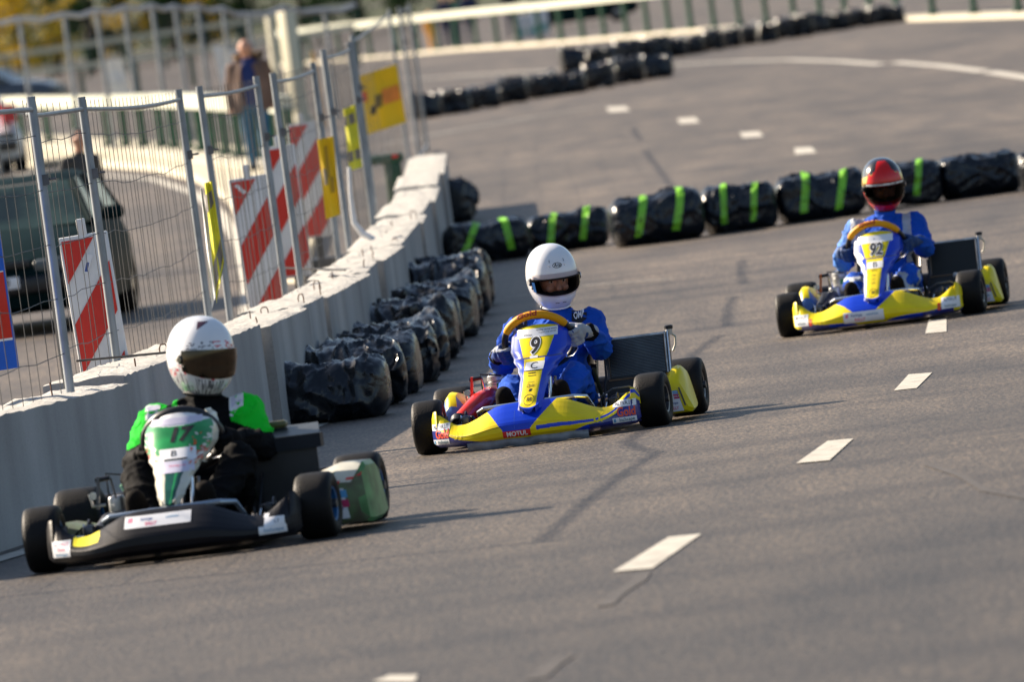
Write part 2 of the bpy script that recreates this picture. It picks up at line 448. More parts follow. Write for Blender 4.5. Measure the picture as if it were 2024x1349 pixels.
strip('road_crack', [(1060, 1345), (1090, 1318), (1118, 1300)], .06, DARK, .003)
strip('road_crack', [(1835, 920), (1900, 942), (1950, 972), (2040, 988)], .035, DARK, .003)

# side road pavement and kerb on the far left
PAVE = mat('paving', (.50, .45, .33), .8, var=.1, vscale=1.2, bump=.3, bscale=20)
KERB = mat('kerb_stone', (.52, .48, .38), .75, var=.12, vscale=3)
def slab(name, pxs, h, mt, side=KERB):
    mb = MB(); top = []
    for x, y in pxs:
        q = G(x, y); q.z = zt(q.y)+h; top.append(q)
    nn = len(top); mb.add(top, [tuple(range(nn))], mt)
    mb.add(top + [Vector((p.x, p.y, p.z-h-.05)) for p in top], [(i, (i+1) % nn, nn+(i+1) % nn, nn+i) for i in range(nn)], side)
    o = mb.build(name, smooth=None, up=True); tag(o, kind='structure'); return o
slab('pavement', [(-900, 345), (0, 333), (120, 330), (200, 331), (300, 338), (390, 360), (450, 400), (490, 470), (515, 560), (600, 560), (640, 440), (640, 330), (560, 306), (216, 280), (46, 268), (-900, 240)], .10, PAVE)
strip('road_line', [(-100, 344), (170, 344), (300, 354), (385, 383), (438, 425), (472, 480), (492, 560), (488, 640)], .14)

# ================================================================== CONCRETE WALL
CONC = bpy.data.materials.new('concrete'); CONC.use_nodes = True
n = CONC.node_tree; P = n.nodes['Principled BSDF']; tc = n.nodes.new('ShaderNodeTexCoord')
a = ramp(nz(1.1, 6, (1, .6, .6)).outputs['Fac'], [(.25, (.30, .30, .30)), (.75, (.47, .47, .465))])
b = ramp(nz(1.8, 5, (1, .8, .15)).outputs['Fac'], [(.3, (.64, .63, .62)), (.6, (1.06, 1.05, 1.04))])
c = ramp(nz(90, 2).outputs['Fac'], [(.3, (.85, .85, .85)), (.5, (1, 1, 1))])
x_ = mul(a.outputs[0], b.outputs[0]); x_ = mul(x_.outputs[0], c.outputs[0])
n.links.new(x_.outputs[0], P.inputs['Base Color']); P.inputs['Roughness'].default_value = .9
bp = n.nodes.new('ShaderNodeBump'); bp.inputs['Strength'].default_value = .2; bp.inputs['Distance'].default_value = .006
n.links.new(nz(40, 4).outputs['Fac'], bp.inputs['Height']); n.links.new(bp.outputs[0], P.inputs['Normal'])
CTOP = mat('concrete_top', (.42, .41, .385), .95, var=.2, vscale=22, bump=1., bscale=30)
WH = .60; WT = .38
edge = [(-260, 872), (0, 803), (145, 770), (255, 743), (344, 704), (469, 662), (526, 641), (603, 607), (646, 585), (732, 538), (754, 514), (797, 484), (835, 436), (842, 420), (859, 394), (868, 366), (873, 340), (878, 301)]
WP = [G(x, y, WH) for x, y in edge]
def wall_block(p, q, nm, label, dh=0., shift=0.):
    d = (q-p); d.z = 0; L = d.length; d.normalize(); s = Vector((-d.y, d.x, 0))      # s points to the left (behind)
    if s.x > 0: s = -s
    root_loc = Vector((p.x, p.y, zt(p.y))); mb = MB(); k = max(2, int(L/.12)); gap = .04
    def face_pt(t, h):
        P_ = p.lerp(q, t) + s*shift; return Vector((P_.x, P_.y, zt(P_.y)+h))
    us = [gap/L + (1-2*gap/L)*i/k for i in range(k+1)]
    def top(u, v):
        P_ = face_pt(u, WH+dh); r = noise.noise(Vector((P_.x*9, P_.y*9, v*4)))*.022 + noise.noise(Vector((P_.x*30, P_.y*30, v*9)))*.010
        if v <= 0 or v >= 1: r = r*.4 - .008
        return P_ + s*WT*v + Vector((0, 0, r)) - root_loc
    mb.grid(top, us, frange(0, 1, 7), CTOP)
    def fr(u, h):
        P_ = face_pt(u, h*(WH+dh)) ; P_ += s*(noise.noise(Vector((P_.x*2, P_.y*2, h*2)))*.002)
        if h >= 1: return top(u, 0)
        return P_ - root_loc
    mb.grid(fr, us, frange(-.1, 1, 6), CONC)
    def bk(u, h):
        if h >= 1: return top(u, 1)
        return face_pt(u, h*(WH+dh)) + s*WT - root_loc
    mb.grid(bk, us, frange(-.1, 1, 3), CONC, flip=True)
    for e in (us[0], us[-1]):
        def en(v, h):
            if h >= 1: return top(e, v)
            return face_pt(e, h*(WH+dh)) + s*WT*v - root_loc
        mb.grid(en, frange(0, 1, 7), frange(-.1, 1, 2), CONC)
    o = mb.build('concrete_block', smooth=50, loc=root_loc)
    tag(o, label, 'concrete block', 'concrete blocks of the low wall beside the track')
    return o, d, s, L
def rebar(parent_o, P0, h, lean=0., loop=True):
    mb = MB(); r = .004
    if loop: pts = [(0, -.02, -.05), (0, -.02, h*.7), (.004, -.012, h), (.004, .012, h), (0, .02, h*.7), (0, .02, -.05)]
    else: pts = [(0, 0, -.05), (lean*.5, 0, h*.6), (lean, 0, h)]
    mb.tube(pts, r, RUST, n=6); o = mb.build('rebar', parent_o); o.location = P0 - parent_o.location; o.rotation_euler = (0, 0, .7+random.random()); return o
labels = [
 'cracked grey concrete block at the left edge of the photo beside the helmeted black-kart driver',
 'concrete block with a rough chalky top right below the nearest red and white marker board',
 'concrete block directly behind the white helmet of the green and black driver',
 'concrete block ending at the nearest black wrapped tyre bundle',
 'concrete block right behind the nearest tyre bundle',
 'short concrete block a little beyond the nearest tyre bundle',
 'concrete block below the second red and white marker board, above the third tyre bundle',
 'narrow concrete block half way along the wall',
 'concrete block above the crumpled shiny bags half way along the wall',
 'concrete block beside the farthest tyre bundles of the wall row',
 'concrete block where the wall bends away beside the yellow ribbon',
 'concrete block with a stepped top, fourth from the far end of the wall',
 'concrete block third from the far end of the wall, beside the green bin',
 'concrete block second from the far end of the wall',
 'concrete block at the far end of the wall']
joins = [0, 3, 6, 7, 8, 9, 10, 11, 12, 13, 14, 15, 16, 17]
random.seed(3)
blocks = []
li = 0
for a_, b_ in zip(joins, joins[1:]):
    # straight pieces between joints
    if a_ == 0: pieces = [(WP[0], WP[3])]
    elif a_ == 3: pieces = [(WP[3], WP[6])]
    else: pieces = [(WP[a_], WP[b_])]
    for (p, q) in pieces:
        lab = labels[li if li < 2 else min(li+1, len(labels)-1)]; 
        o, d, s, L = wall_block(p, q, li, lab, dh=[-.03, .01, 0, .01, -.005, .005, .0, .01, -.01, .01, -.01, .01, -.01, 0][li % 14], shift=[0, .03, -.02, .02, 0, .03, -.01, .02, .0, .03, 0, .02, -.02][li % 13])
        blocks.append((o, d, s, L, p, q)); li += 1
for i, (o, d, s, L, p, q) in enumerate(blocks):
    if i < 9:
        for t in ([.45] if L < 3 else [.15, .5, .85]):
            pp = p.lerp(q, t) + s*(.08 if t < .5 else .2); pp.z = zt(pp.y)+WH-.01
            rebar(o, pp, .035+.035*random.random(), lean=random.uniform(-.02, .02), loop=random.random() < .6)
# thin black rod lying over the wall top
mb = MB(); A_ = G(152, 714, WH+.06); B_ = G(332, 697, WH+.05); mb.tube([A_-A_, (B_-A_)], .006, PLB, n=6)
o = mb.build('rod', loc=A_); tag(o, 'thin black rod lying on the wall top under the nearest marker board', 'rod')
mb = MB(); A_ = G(560, 530, WH+.06); B_ = G(683, 534, WH+.05); mb.tube([A_-A_, (B_-A_)], .007, PLB, n=6)
o = mb.build('rod', loc=A_); tag(o, 'thin black rod lying on the wall top beside the second marker board', 'rod')

# ================================================================== TYRE BUNDLES
def bundle_S(seed, L=.66, Dm=.36, fl=1.12, rough=1.):
    def S(t, an, off=0.):
        # t along the axis 0..1, an around
        e = abs(2*t-1); cap_ = (1-max(0, (e-.70)/.30)**2.4)**.5 if e < 1 else 0.
        x = (t-.5)*L
        ca, sa = math.cos(an), math.sin(an)
        waist = 1-.05*math.exp(-((t-.5)/.06)**2)
        r = Dm/2*(.48+.52*cap_)*waist if e < .999 else 0
        if e >= .999: r = Dm/2*.30
        k = (abs(ca)**3+abs(sa)**3)**(-1/3)
        p = Vector((x, ca*r*k*fl, sa*r*k))
        q = Vector((p.x*6+seed*7.3, p.y*6, p.z*6))
        n1, n2 = noise.noise(Vector((q.x*.55+q.z*.3, q.y*.8, q.z*.8))), noise.noise(Vector((q.x*1.5-q.z*.5+9, q.y*1.2, q.z*1.2)))
        n3 = noise.noise(q*.5+Vector((3, 1, 7))); n4 = noise.noise(q*3.1)
        fold = max(0, 1-abs(n1)*7)*.016 + max(0, 1-abs(n2)*6)*.011 + max(0, 1-abs(n4)*5)*.004      # sharp creases of stretched film
        w_ = n3*.034 + noise.noise(q)*.016 + fold - .008
        p *= 1
        dirn = Vector((0, ca, sa))
        p += dirn*(w_*rough+off)
        p.z = max(p.z, -Dm/2+.0)
        return p + Vector((0, 0, Dm/2))
    return S
def make_bundle(seed, tapes=(), **kw):
    S = bundle_S(seed, **kw); mb = MB()
    ts = [0, .004, .012, .03, .055, .08] + frange(.1, .9, 52) + [.92, .945, .97, .988, .996, 1]
    an = frange(0, 2*math.pi, 76)
    mb.grid(S, ts, an, BAG, flip=True)
    for e in (0, 1):
        c = Vector((0, 0, 0)); ring = [S(e, a) for a in an[:-1]]
        for r_ in ring: c += r_
        c /= len(ring); c.x += (-.01 if e == 0 else .01); idx = len(mb.v); vs = ring+[c]; kk = len(ring)
        mb.add(vs, [((i, (i+1) % kk, kk) if e == 1 else ((i+1) % kk, i, kk)) for i in range(kk)], BAG)
    root = mb.build('tyre_bundle', smooth=50)
    for (t, sk) in tapes:
        tb = MB(); tb.grid(lambda tt, a: S(tt + sk*math.sin(a)*.5, a, .0035), frange(t-.042, t+.042, 3), frange(-.5, 3.7, 40), TAPEG, flip=True)
        tb.build('tape', root, smooth=60)
    return root
GB = 'tyre bundles wrapped in black plastic'
def put(root, P_, rz, sc=(1, 1, 1), label='', group=GB):
    root.location = (P_.x, P_.y, zt(P_.y)-.004); root.rotation_euler = (0, 0, rz); root.scale = sc
    tag(root, label, 'tyre bundle', group); return root
def dup(root):
    c = root.copy(); COL.objects.link(c)
    for ch in root.children: d = ch.copy(); COL.objects.link(d); d.parent = c
    return c
# green-taped row across the track: px extents of each bundle (left, right, bottom y at centre, top y)
rowB = [(884, 1052, 518, 434, 'first taped bundle of the cross row, beside the wall end, its left tape slanting'),
        (1050, 1208, 494, 418, 'second taped bundle from the wall, just above the white helmet'),
        (1213, 1397, 480, 380, 'third taped bundle from the wall, largest and humped in the middle'),
        (1396, 1540, 456, 360, 'fourth taped bundle from the wall, in the middle of the cross row'),
        (1540, 1718, 433, 338, 'taped bundle just left of the red helmet'),
        (1716, 1866, 408, 322, 'taped bundle partly hidden behind the red and gold helmet'),
        (1864, 2022, 387, 298, 'untaped bundle of the cross row right of the red helmet'),
        (2020, 2190, 372, 290, 'bundle cut by the right edge of the photo')]
prev_ends = []
for i, (x0, x1, yb, yt, lab) in enumerate(rowB):
    cx = (x0+x1)/2; A_ = G(x0, yb+10); B_ = G(x1, yb-10); C_ = (A_+B_)/2
    Lg = abs(B_.x-A_.x); s = FPX/C_.y; H = (yb-yt)*.97/s
    tp = [(.25, .30), (.73, -.06)] if i == 0 else ([(.30, .06+.05*(i % 3)), (.70, .16-.05*(i % 2))] if i < 6 else [])
    r = make_bundle(11+i, tp, L=Lg*1.02, Dm=H, fl=1.2, rough=1.25)
    put(r, G(cx, yb) + Vector((0, .18, 0)), math.radians([6, -3, 4, -2, 3, -4, 2, 0][i]), label=lab)
# row along the concrete wall
rowA = [(660, 836, .50, 'nearest and largest tyre bundle, standing against the wall in front of its row'),
        (700, 812, .50, 'second tyre bundle along the wall, its shiny bag creased to a star'),
        (735, 790, .50, 'third tyre bundle along the wall'),
        (766, 768, .52, 'fourth tyre bundle along the wall, end of its bag lit grey'),
        (790, 746, .52, 'fifth tyre bundle along the wall with loose shiny film'),
        (812, 722, .52, 'sixth tyre bundle along the wall'),
        (830, 700, .5, 'seventh tyre bundle along the wall'),
        (848, 678, .55, 'eighth tyre bundle along the wall, high crumpled bag'),
        (868, 655, .6, 'ninth tyre bundle along the wall, right end bulging to the track'),
        (886, 633, .62, 'tenth tyre bundle along the wall'),
        (900, 612, .62, 'farthest tyre bundle of the row along the wall, standing tall')]
vars_ = [make_bundle(31+i, L=.66, Dm=.36, fl=1.1, rough=(1.4, 2.0, 1.6, 2.2)[i]) for i in range(4)]
hts = [.355, .345, .345, .36, .36, .37, .35, .37, .36, .38, .38]
wid = [.59, .56, .54, .58, .55, .58, .52, .60, .56, .56, .52]
for i, (cx, yb, ln, lab) in enumerate(rowA):
    r = vars_[i] if i < 4 else dup(vars_[i % 4])
    P_ = G(cx, yb); s = FPX/P_.y
    put(r, P_ + Vector((0, .2, 0)), math.radians([-4, 5, -6, 3, 8, -5, 4, -8, 3, -4, 6][i] + (180 if i >= 4 and i % 3 else 0)), (wid[i]/.66*1.12, 1.25, hts[i]/.36), lab)
# two single ones at the wall end
r = dup(vars_[1]); put(r, G(905, 440)+Vector((0, .2, 0)), R(80), (.8, .9, 1.05), 'small bundle standing on its own at the far end of the wall')
r = dup(vars_[2]); put(r, G(868, 524)+Vector((0, .2, 0)), R(20), (.55, .7, .6), 'small low bundle tucked between the wall and the cross row')
# far rows
far = []
def frow(p0, p1, k, H, names, h0=0):
    for i in range(k):
        t = (i+.5)/k; x = lerp(p0[0], p1[0], t); y = lerp(p0[1], p1[1], t)+random.uniform(-1.5, 1.5)
        A_ = G(x, y); r = dup(vars_[(i*3+h0) % 4]); Lp = abs(p1[0]-p0[0])/k*1.12/(FPX/A_.y)
        put(r, A_+Vector((0, .2, h0)), random.uniform(-.15, .15) + (math.pi if random.random() < .5 else 0), (Lp/.66, 1.1, H/.36*random.uniform(.9, 1.1)), names,
            'black tyre bundles of the distant row by the green railing')
        if h0: r.location.z += h0
        far.append(r)
random.seed(5)
frow((815, 238), (1330, 150), 9, .40, 'black tyre bundle in the distant row that ends beside the long white line')
frow((1112, 143), (1325, 116), 4, .46, 'black tyre bundle in the second layer behind the distant row, with sunlit tops')
frow((1322, 114), (1788, 40), 13, .43, 'black tyre bundle in the farthest row, running up to the green railing')

# ================================================================== FENCE
def fence_panel(p, q, label, posts=(True, True), top=1.905, nw=None, bend=0., z0=.05, group='temporary steel mesh fence panels behind the wall'):
    root = empty('fence_panel', (p.x, p.y, zt(p.y))); tag(root, label, 'fence panel', group)
    d = q-p; d.z = 0; L = d.length; dn = d.normalized(); s = Vector((-dn.y, dn.x, 0))
    def pt(t, h):
        P_ = p.lerp(q, t) + s*bend*math.sin(math.pi*t)
        return Vector((P_.x, P_.y, zt(P_.y)+h)) - root.location
    for k, t in enumerate((0, 1)):
        if not posts[k]: continue
        mb = MB(); mb.tube([pt(t, 0), pt(t, top*.5)+Vector((.004, 0, 0)), pt(t, top+.03)], .021, GALV, n=12)
        c = pt(t, 1.55); mb.box(c + Vector((.02, -.02, 0)), (.03, .03, .05), STL); mb.tube([c+Vector((.02, -.02, 0)), c+Vector((.07, -.03, 0))], .006, STL, n=6)
        mb.build('post', root)
    sag = lambda t: -.012*math.sin(math.pi*t)
    mb = MB(); mb.tube([pt(t/8, top-.03+sag(t/8)) for t in range(9)], .0115, GALV, n=8); mb.build('top_rail', root)
    mb = MB(); mb.tube([pt(t/8, z0+.05) for t in range(9)], .016, GALV, n=8); mb.build('bottom_rail', root)
    nw = nw or max(8, int(L/.1)); mb = MB(); rnd = random.Random(int(L*1000))
    for i in range(1, nw):
        t = i/nw + rnd.uniform(-.004, .004); j = rnd.uniform(-.012, .012)
        mb.tube([pt(t, z0), pt(t+.002*rnd.uniform(-1, 1), top*.5)+s*j, pt(t, top+.015)], .0018, WIRE, n=4, cap=False)
    for i in range(1, 8):
        h = top*i/7.6; mb.tube([pt(k/14, h + sag(k/14)*2 + (0 if k in (0, 14) else rnd.uniform(-.010, .010))) for k in range(15)], .0021, WIRE, n=4, cap=False)
    mb.build('wire_mesh', root, smooth=None); return root
f0 = G(-330, 905, .63); f1 = G(135, 752, .65); f2 = G(229, 708, .65); f3 = G(412, 628, .63); f4 = G(452, 612, .63); f5 = G(562, 572, .62)
f6 = G(593, 556, .62); f7 = G(668, 505, .62); f8 = G(690, 490, .6); f9 = G(737, 448, .6)
def back(p, dY=1.3):
    k = (p.y+dY)/p.y; return Vector((p.x*k, p.y+dY, 0))
f0, f1, f2, f3, f4, f5, f6, f7, f8, f9 = [back(p) for p in (f0, f1, f2, f3, f4, f5, f6, f7, f8, f9)]
e1 = G(812, 352); e2 = G(830, 330)
fence_panel(f0, f1, 'fence panel at the left photo edge, in front of the green car bonnet', nw=22)
fence_panel(f1, f2, 'short bent fence panel joining the first two posts with crowded wires', posts=(False, False), bend=.12, nw=16)
fence_panel(f2, f3, 'fence panel right of the second post, in front of the nearest marker board', nw=26)
fence_panel(f4, f5, 'fence panel in front of the second marker board and the walking man', nw=24)
fence_panel(f6, f7, 'fence panel in front of the third marker board and the hanging yellow ribbon', nw=26)
fence_panel(f8, f9, 'tall looking fence panel with the yellow striped ribbon', nw=24, top=1.97)
fence_panel(G(744, 440, .4), e1, 'fence panel that carries the yellow banner', nw=26, top=1.97)
fence_panel(e2, G(846, 300), 'far end fence panel standing right of the yellow banner', nw=12, top=1.95)
# distant fence top left
tops = [(-40, 42), (38, 36), (126, 28), (190, 20), (245, 14), (300, 10), (345, 12), (390, 12), (440, 16), (490, 28), (560, 14), (640, 20), (700, 10)]
DF = 165.0
dps = []
for x, y in tops:
    t_ = at(x, y, DF + (x*.02)); dps.append(t_)
for i, (a_, b_) in enumerate(zip(dps, dps[1:])):
    root = empty('fence_panel', (a_.x, a_.y, zt(a_.y))); tag(root, 'distant mesh fence panel %s in front of the cream rails' % ['at the left photo edge', 'second from the left photo edge', 'right of the dark tree', 'left of the white board', 'above the white board', 'right of the white board', 'mid way to the walking man', 'left of the slanting white sheet', 'above the slanting white sheet', 'above the walking man', 'behind the cream pillars', 'right of the cream pillars'][i], 'fence panel', 'distant mesh fence panels')
    for nm, P_ in (('post', a_),):
        mb = MB(); base = Vector((P_.x, P_.y, zt(P_.y))) - root.location; mb.tube([base, P_-root.location+Vector((0, 0, .04))], .036, GALV, n=8); mb.build('post', root)
    mb = MB(); mid_ = (a_+b_)/2 - Vector((0, 0, .06))
    mb.tube([a_-root.location, mid_-root.location, b_-root.location], .045, mat('rail_pale', (.42, .42, .42), .5, var=.1), n=8); mb.build('top_rail', root)
    mb = MB()
    for k in range(1, 10):
        t = k/10; c = a_.lerp(b_, t); mb.tube([Vector((c.x, c.y, zt(c.y)))-root.location, c-root.location], .004, WIRE, n=3, cap=False)
    for k in range(1, 6):
        mb.tube([Vector((a_.x, a_.y, a_.z*k/6))-root.location, Vector((b_.x, b_.y, b_.z*k/6))-root.location], .005, WIRE, n=3, cap=False)
    mb.build('wire_mesh', root, smooth=None)

# ================================================================== MARKER BOARDS (red and white)
def beacon(px, py, Y, label, tilt=0., wdt=.25, hgt=1.0, rz=0., topbar=True):
    """px,py = top centre of the board"""
    T = at(px, py, Y); root = empty('marker_board', (T.x, T.y, zt(T.y)), rz); root.rotation_euler = (0, tilt, rz); tag(root, label, 'marker board', 'red and white striped marker boards behind the wall')
    zb = T.z - zt(T.y) - hgt; mb = MB(); w2 = wdt/2; b_ = .014
    mb.rbox((0, .012, zb+hgt/2), (wdt, .022, hgt), .008, BWHI)
    # sloping stripes clipped to the inner panel
    def clip(poly, x0, x1, z0, z1):
        def cl(pl, f, inter):
            out = []
            for i in range(len(pl)):
                a, b2 = pl[i-1], pl[i]
                if f(b2):
                    if not f(a): out.append(inter(a, b2))
                    out.append(b2)
                elif f(a): out.append(inter(a, b2))
            return out
        def ix(v, k):
            return lambda a, b2: tuple(a[j] + (b2[j]-a[j])*((v-a[k])/(b2[k]-a[k])) for j in (0, 1))
        for f, i_ in ((lambda p: p[0] >= x0, ix(x0, 0)), (lambda p: p[0] <= x1, ix(x1, 0)), (lambda p: p[1] >= z0, ix(z0, 1)), (lambda p: p[1] <= z1, ix(z1, 1))):
            poly = cl(poly, f, i_)
            if not poly: return []
        return poly
    pitch, th = .46, .225
    top = zb+hgt-.02
    for k in range(-1, 5):
        zl = top-.235 - pitch*k   # lower-left corner of the red stripe at left side
        poly = [(-w2, zl), (w2, zl+.33), (w2, zl+.33+th+.03), (-w2, zl+th+.03)]
        pl = clip(poly, -w2+b_, w2-b_, zb+.02, top)
        if len(pl) > 2: mb.add([Vector((x, -.0025, z)) for x, z in pl], [tuple(range(len(pl)))], BRED)
    mb.build('panel', root, smooth=30)
    mb = MB(); mb.rbox((0, .012, zb+hgt+.035), (.045, .02, .09), .006, BWHI); mb.build('handle', root)
    mb = MB(); mb.rbox((0, .05, .06), (.42, .5, .12), .02, PLB); mb.box((0, .012, zb/2+.06), (.05, .03, max(.05, zb-.1)), PLB); mb.build('foot', root)
    return root, zb+hgt
r, tz = beacon(180, 461, 50.8, 'nearest red and white striped marker board, beside the dark green car', R(-2.0))
mb = MB(); mb.add([(.0-.03, -.006, tz-.19), (.01, -.006, tz-.10), (.035, -.006, tz-.11), (-.005, -.006, tz-.2)], [(0, 3, 2, 1)], WHI); mb.add([(-.02, -.0065, tz-.185), (-.003, -.0065, tz-.14), (.01, -.0065, tz-.145), (-.005, -.0065, tz-.19)], [(0, 3, 2, 1)], INKB); mb.build('sticker', r)
r, tz = beacon(500, 348, 66, 'second red and white marker board, with a small sticker, left of the paired fence posts', R(-1.8))
mb = MB(); mb.add([(-.09, -.006, tz-.045), (-.04, -.006, tz-.11), (-.02, -.006, tz-.095), (-.07, -.006, tz-.035)], [(0, 1, 2, 3)], WHI); mb.build('sticker', r)
beacon(555, 288, 76, 'red and white marker board half hidden behind the paired fence posts', R(-1))
beacon(601, 242, 87, 'farthest red and white marker board, left of the hanging yellow ribbon', R(-1))

# ================================================================== BANNERS AND RIBBONS
def sheet(name, pxs, Y, mt, label, cat, thick=.006, extra=None, dY=0.):
    """cloth panel with four corners (TL,TR,BR,BL)"""
    c = [at(x, y, Y + (dY if i in (1, 2) else 0)) for i, (x, y) in enumerate(pxs)]; o0 = (c[0]+c[1]+c[2]+c[3])/4
    def S(a, b):
        P_ = c[3].lerp(c[2], a).lerp(c[0].lerp(c[1], a), b) - o0
        P_.y += .012*math.sin(a*9+b*3)+.01*math.sin(b*11); return P_
    mb = MB(); mb.grid(S, frange(0, 1, 24), frange(0, 1, 24), mt); S2 = lambda a, b: S(a, b)+Vector((0, thick, 0)); mb.grid(S2, frange(0, 1, 24), frange(0, 1, 24), mt, flip=True)
    if extra: extra(mb, S)
    o = mb.build(name, smooth=60, loc=o0); tag(o, label, cat); return o
def liq(mb, S):
    mb.patch(S, 0.01, .985, .20, .63, BRED, .002, 12); mb.patch(S, 0.01, .985, .185, .20, WHI, .002, 12)
    mb.patch(S, 0.01, .985, .63, .638, WHI, .002, 12)
    mb.text('LIQUI', S, .50, .81, .40, WHI, .004, .03, 0, sx=.88)
    mb.text('MOLY', S, .50, .42, .44, WHI, .004, .03, 0, sx=.72)
sheet('banner', [(-330, 470), (-4, 425), (38, 727), (-290, 780)], 45.6, mat('banner_blue', (.008, .12, .62), .5, var=.08, bump=.2, bscale=6), 'blue and red banner with white letters hanging on the fence at the left photo edge', 'banner', extra=liq)
sheet('banner', [(711, 150), (784, 126), (803, 241), (727, 266)], 96, BYEL, 'yellow banner with dark and orange marks on the far fence', 'banner', extra=lambda mb, S: (mb.patch(S, .5, .96, .40, .66, mat('banner_orange', (.78, .24, .03), .6, var=.15), .004, 6), mb.patch(S, .0, .12, .55, .72, ORG, .004, 4), mb.patch(S, .16, .30, .30, .44, BLK, .004, 4, .3), mb.patch(S, .30, .48, .38, .60, mat('banner_brown', (.2, .13, .03), .6), .004, 4, .2)))
sheet('banner', [(627, 276), (659, 269), (673, 424), (644, 434)], 69, BYEL, 'narrow yellow banner hanging on the fence post right of the marker boards', 'banner', extra=lambda mb, S: (mb.patch(S, .35, .55, .5, .9, mat('banner_brown2', (.45, .28, .02), .6), .003, 5), mb.patch(S, .15, .4, .42, .62, mat('banner_grey', (.25, .2, .12), .6), .003, 5), mb.patch(S, .5, .8, .3, .5, mat('banner_brown2', (.45, .28, .02), .6), .003, 5)))
sheet('ribbon', [(678, 216), (702, 206), (716, 330), (691, 338)], 74.5, BYEL2, 'yellow ribbon with grey bands tied to the fence left of the yellow banner', 'ribbon', extra=lambda mb, S: (mb.patch(S, 0, 1, .72, .88, mat('ribbon_grey', (.25, .23, .2), .6), .003, 5), mb.patch(S, 0, 1, .14, .3, mat('ribbon_grey', (.25, .23, .2), .6), .003, 5)))
def rib(mb, S):
    g_ = mat('ribbon_grey', (.25, .23, .2), .6)
    for a, b in ((.75, .9), (.08, .3), (0, .02)): mb.patch(S, 0, 1, a, b, g_, .003, 5)
sheet('ribbon', [(404, 362), (419, 358), (443, 520), (428, 600)], 54.6, BYEL2, 'long yellow and grey striped ribbon hanging down the third fence post', 'ribbon', extra=rib)
sheet('ribbon', [(396, 372), (399, 370), (432, 560), (419, 612)], 54.8, BWHI, 'narrow white ribbon hanging beside the yellow striped ribbon', 'ribbon')
o = MB(); A_ = at(690, 330, 72); pts = [at(x, y, 72)-A_ for x, y in [(690, 330), (693, 390), (700, 440), (716, 462), (740, 474)]]; o.tube(pts, [.014, .014, .02, .026, .02], BWHI, n=8)
o = o.build('plastic_strap', loc=A_); tag(o, 'curled white plastic strap hanging from the fence to the wall top', 'strap')

# ================================================================== RAILINGS
def railing(name, pxs, label, post_w, post_h, gap, rail_h, rail_t, kerb_h, kw=.5, group=None):
    pts = [G(x, y, kerb_h) for x, y in pxs]; P0 = Vector((pts[0].x, pts[0].y, 0)); root = empty(name, P0); tag(root, label, 'railing', group)
    L = [0]
    for a_, b_ in zip(pts, pts[1:]): L.append(L[-1]+(Vector((b_.x-a_.x, b_.y-a_.y, 0))).length)
    def pos(d):
        for i in range(len(pts)-1):
            if d <= L[i+1] or i == len(pts)-2:
                t = (d-L[i])/(L[i+1]-L[i]); return pts[i].lerp(pts[i+1], t), (pts[i+1]-pts[i]).normalized()
    kk = int(gap); stops = []
    for i in range(kk+1):            # posts stand at even steps between the first and the last
        tt = i/kk*(len(pxs)-1); j = min(int(tt), len(pxs)-2); stops.append(L[j]+(L[j+1]-L[j])*(tt-j))
    for i in range(kk+1):
        p, d = pos(stops[i]); b = Vector((p.x, p.y, zt(p.y)+kerb_h)) - P0; mb = MB(); ang = math.atan2(d.y, d.x); M = Matrix.Rotation(ang, 3, 'Z')
        mb.box(b + Vector((0, 0, post_h/2)), (post_w*.7, .12, post_h), RAILG, M); mb.box(b + Vector((0, 0, .04)), (post_w*1.15, .2, .08), RAILG, M)
        mb.box(b + Vector((0, 0, post_h-.05)), (post_w, .14, .1), RAILG, M)
        mb.build('post', root, smooth=None)
    N = 40; mb = MB(); mb2 = MB(); v1 = []; v2 = []
    for i in range(N+1):
        p, d = pos(L[-1]*i/N); p = Vector((p.x, p.y, zt(p.y)+kerb_h)) - P0; s = Vector((-d.y, d.x, 0)).normalized()
        for (a, b) in ((-.09, 0), (.09, 0), (.09, rail_t), (-.09, rail_t)): v1.append(p + s*a + Vector((0, 0, rail_h+b)))
        for (a, b) in ((-kw, -kerb_h-.1), (kw, -kerb_h-.1), (kw, 0), (-kw, 0)): v2.append(p + s*a + Vector((0, 0, b)))
    fs = [(i*4+k, i*4+(k+1) % 4, (i+1)*4+(k+1) % 4, (i+1)*4+k) for i in range(N) for k in range(4)]
    mb.add(v1, fs+[(0, 3, 2, 1), (N*4, N*4+1, N*4+2, N*4+3)], mat('rail_cream', (.60, .62, .52), .4, var=.08)); mb.build('handrail', root, smooth=None)
    mb2.add(v2, fs+[(0, 3, 2, 1), (N*4, N*4+1, N*4+2, N*4+3)], KERB); mb2.build('kerb', root, smooth=None); return root
railing('railing', [(560, 125), (780, 106), (924, 92), (1080, 82), (1240, 68), (1400, 54), (1600, 42), (1788, 31), (2110, 20)],
        'long green railing with pale handrail across the top of the photo', .17, .95, 30, .92, .20, .09, .3)
railing('railing', [(-120, 268), (46, 276), (216, 289), (321, 291), (400, 299), (475, 311), (580, 320)],
        'green railing with thick pale handrail curving behind the green car and the walking man', .12, .70, 18, .66, .22, .12, .5)
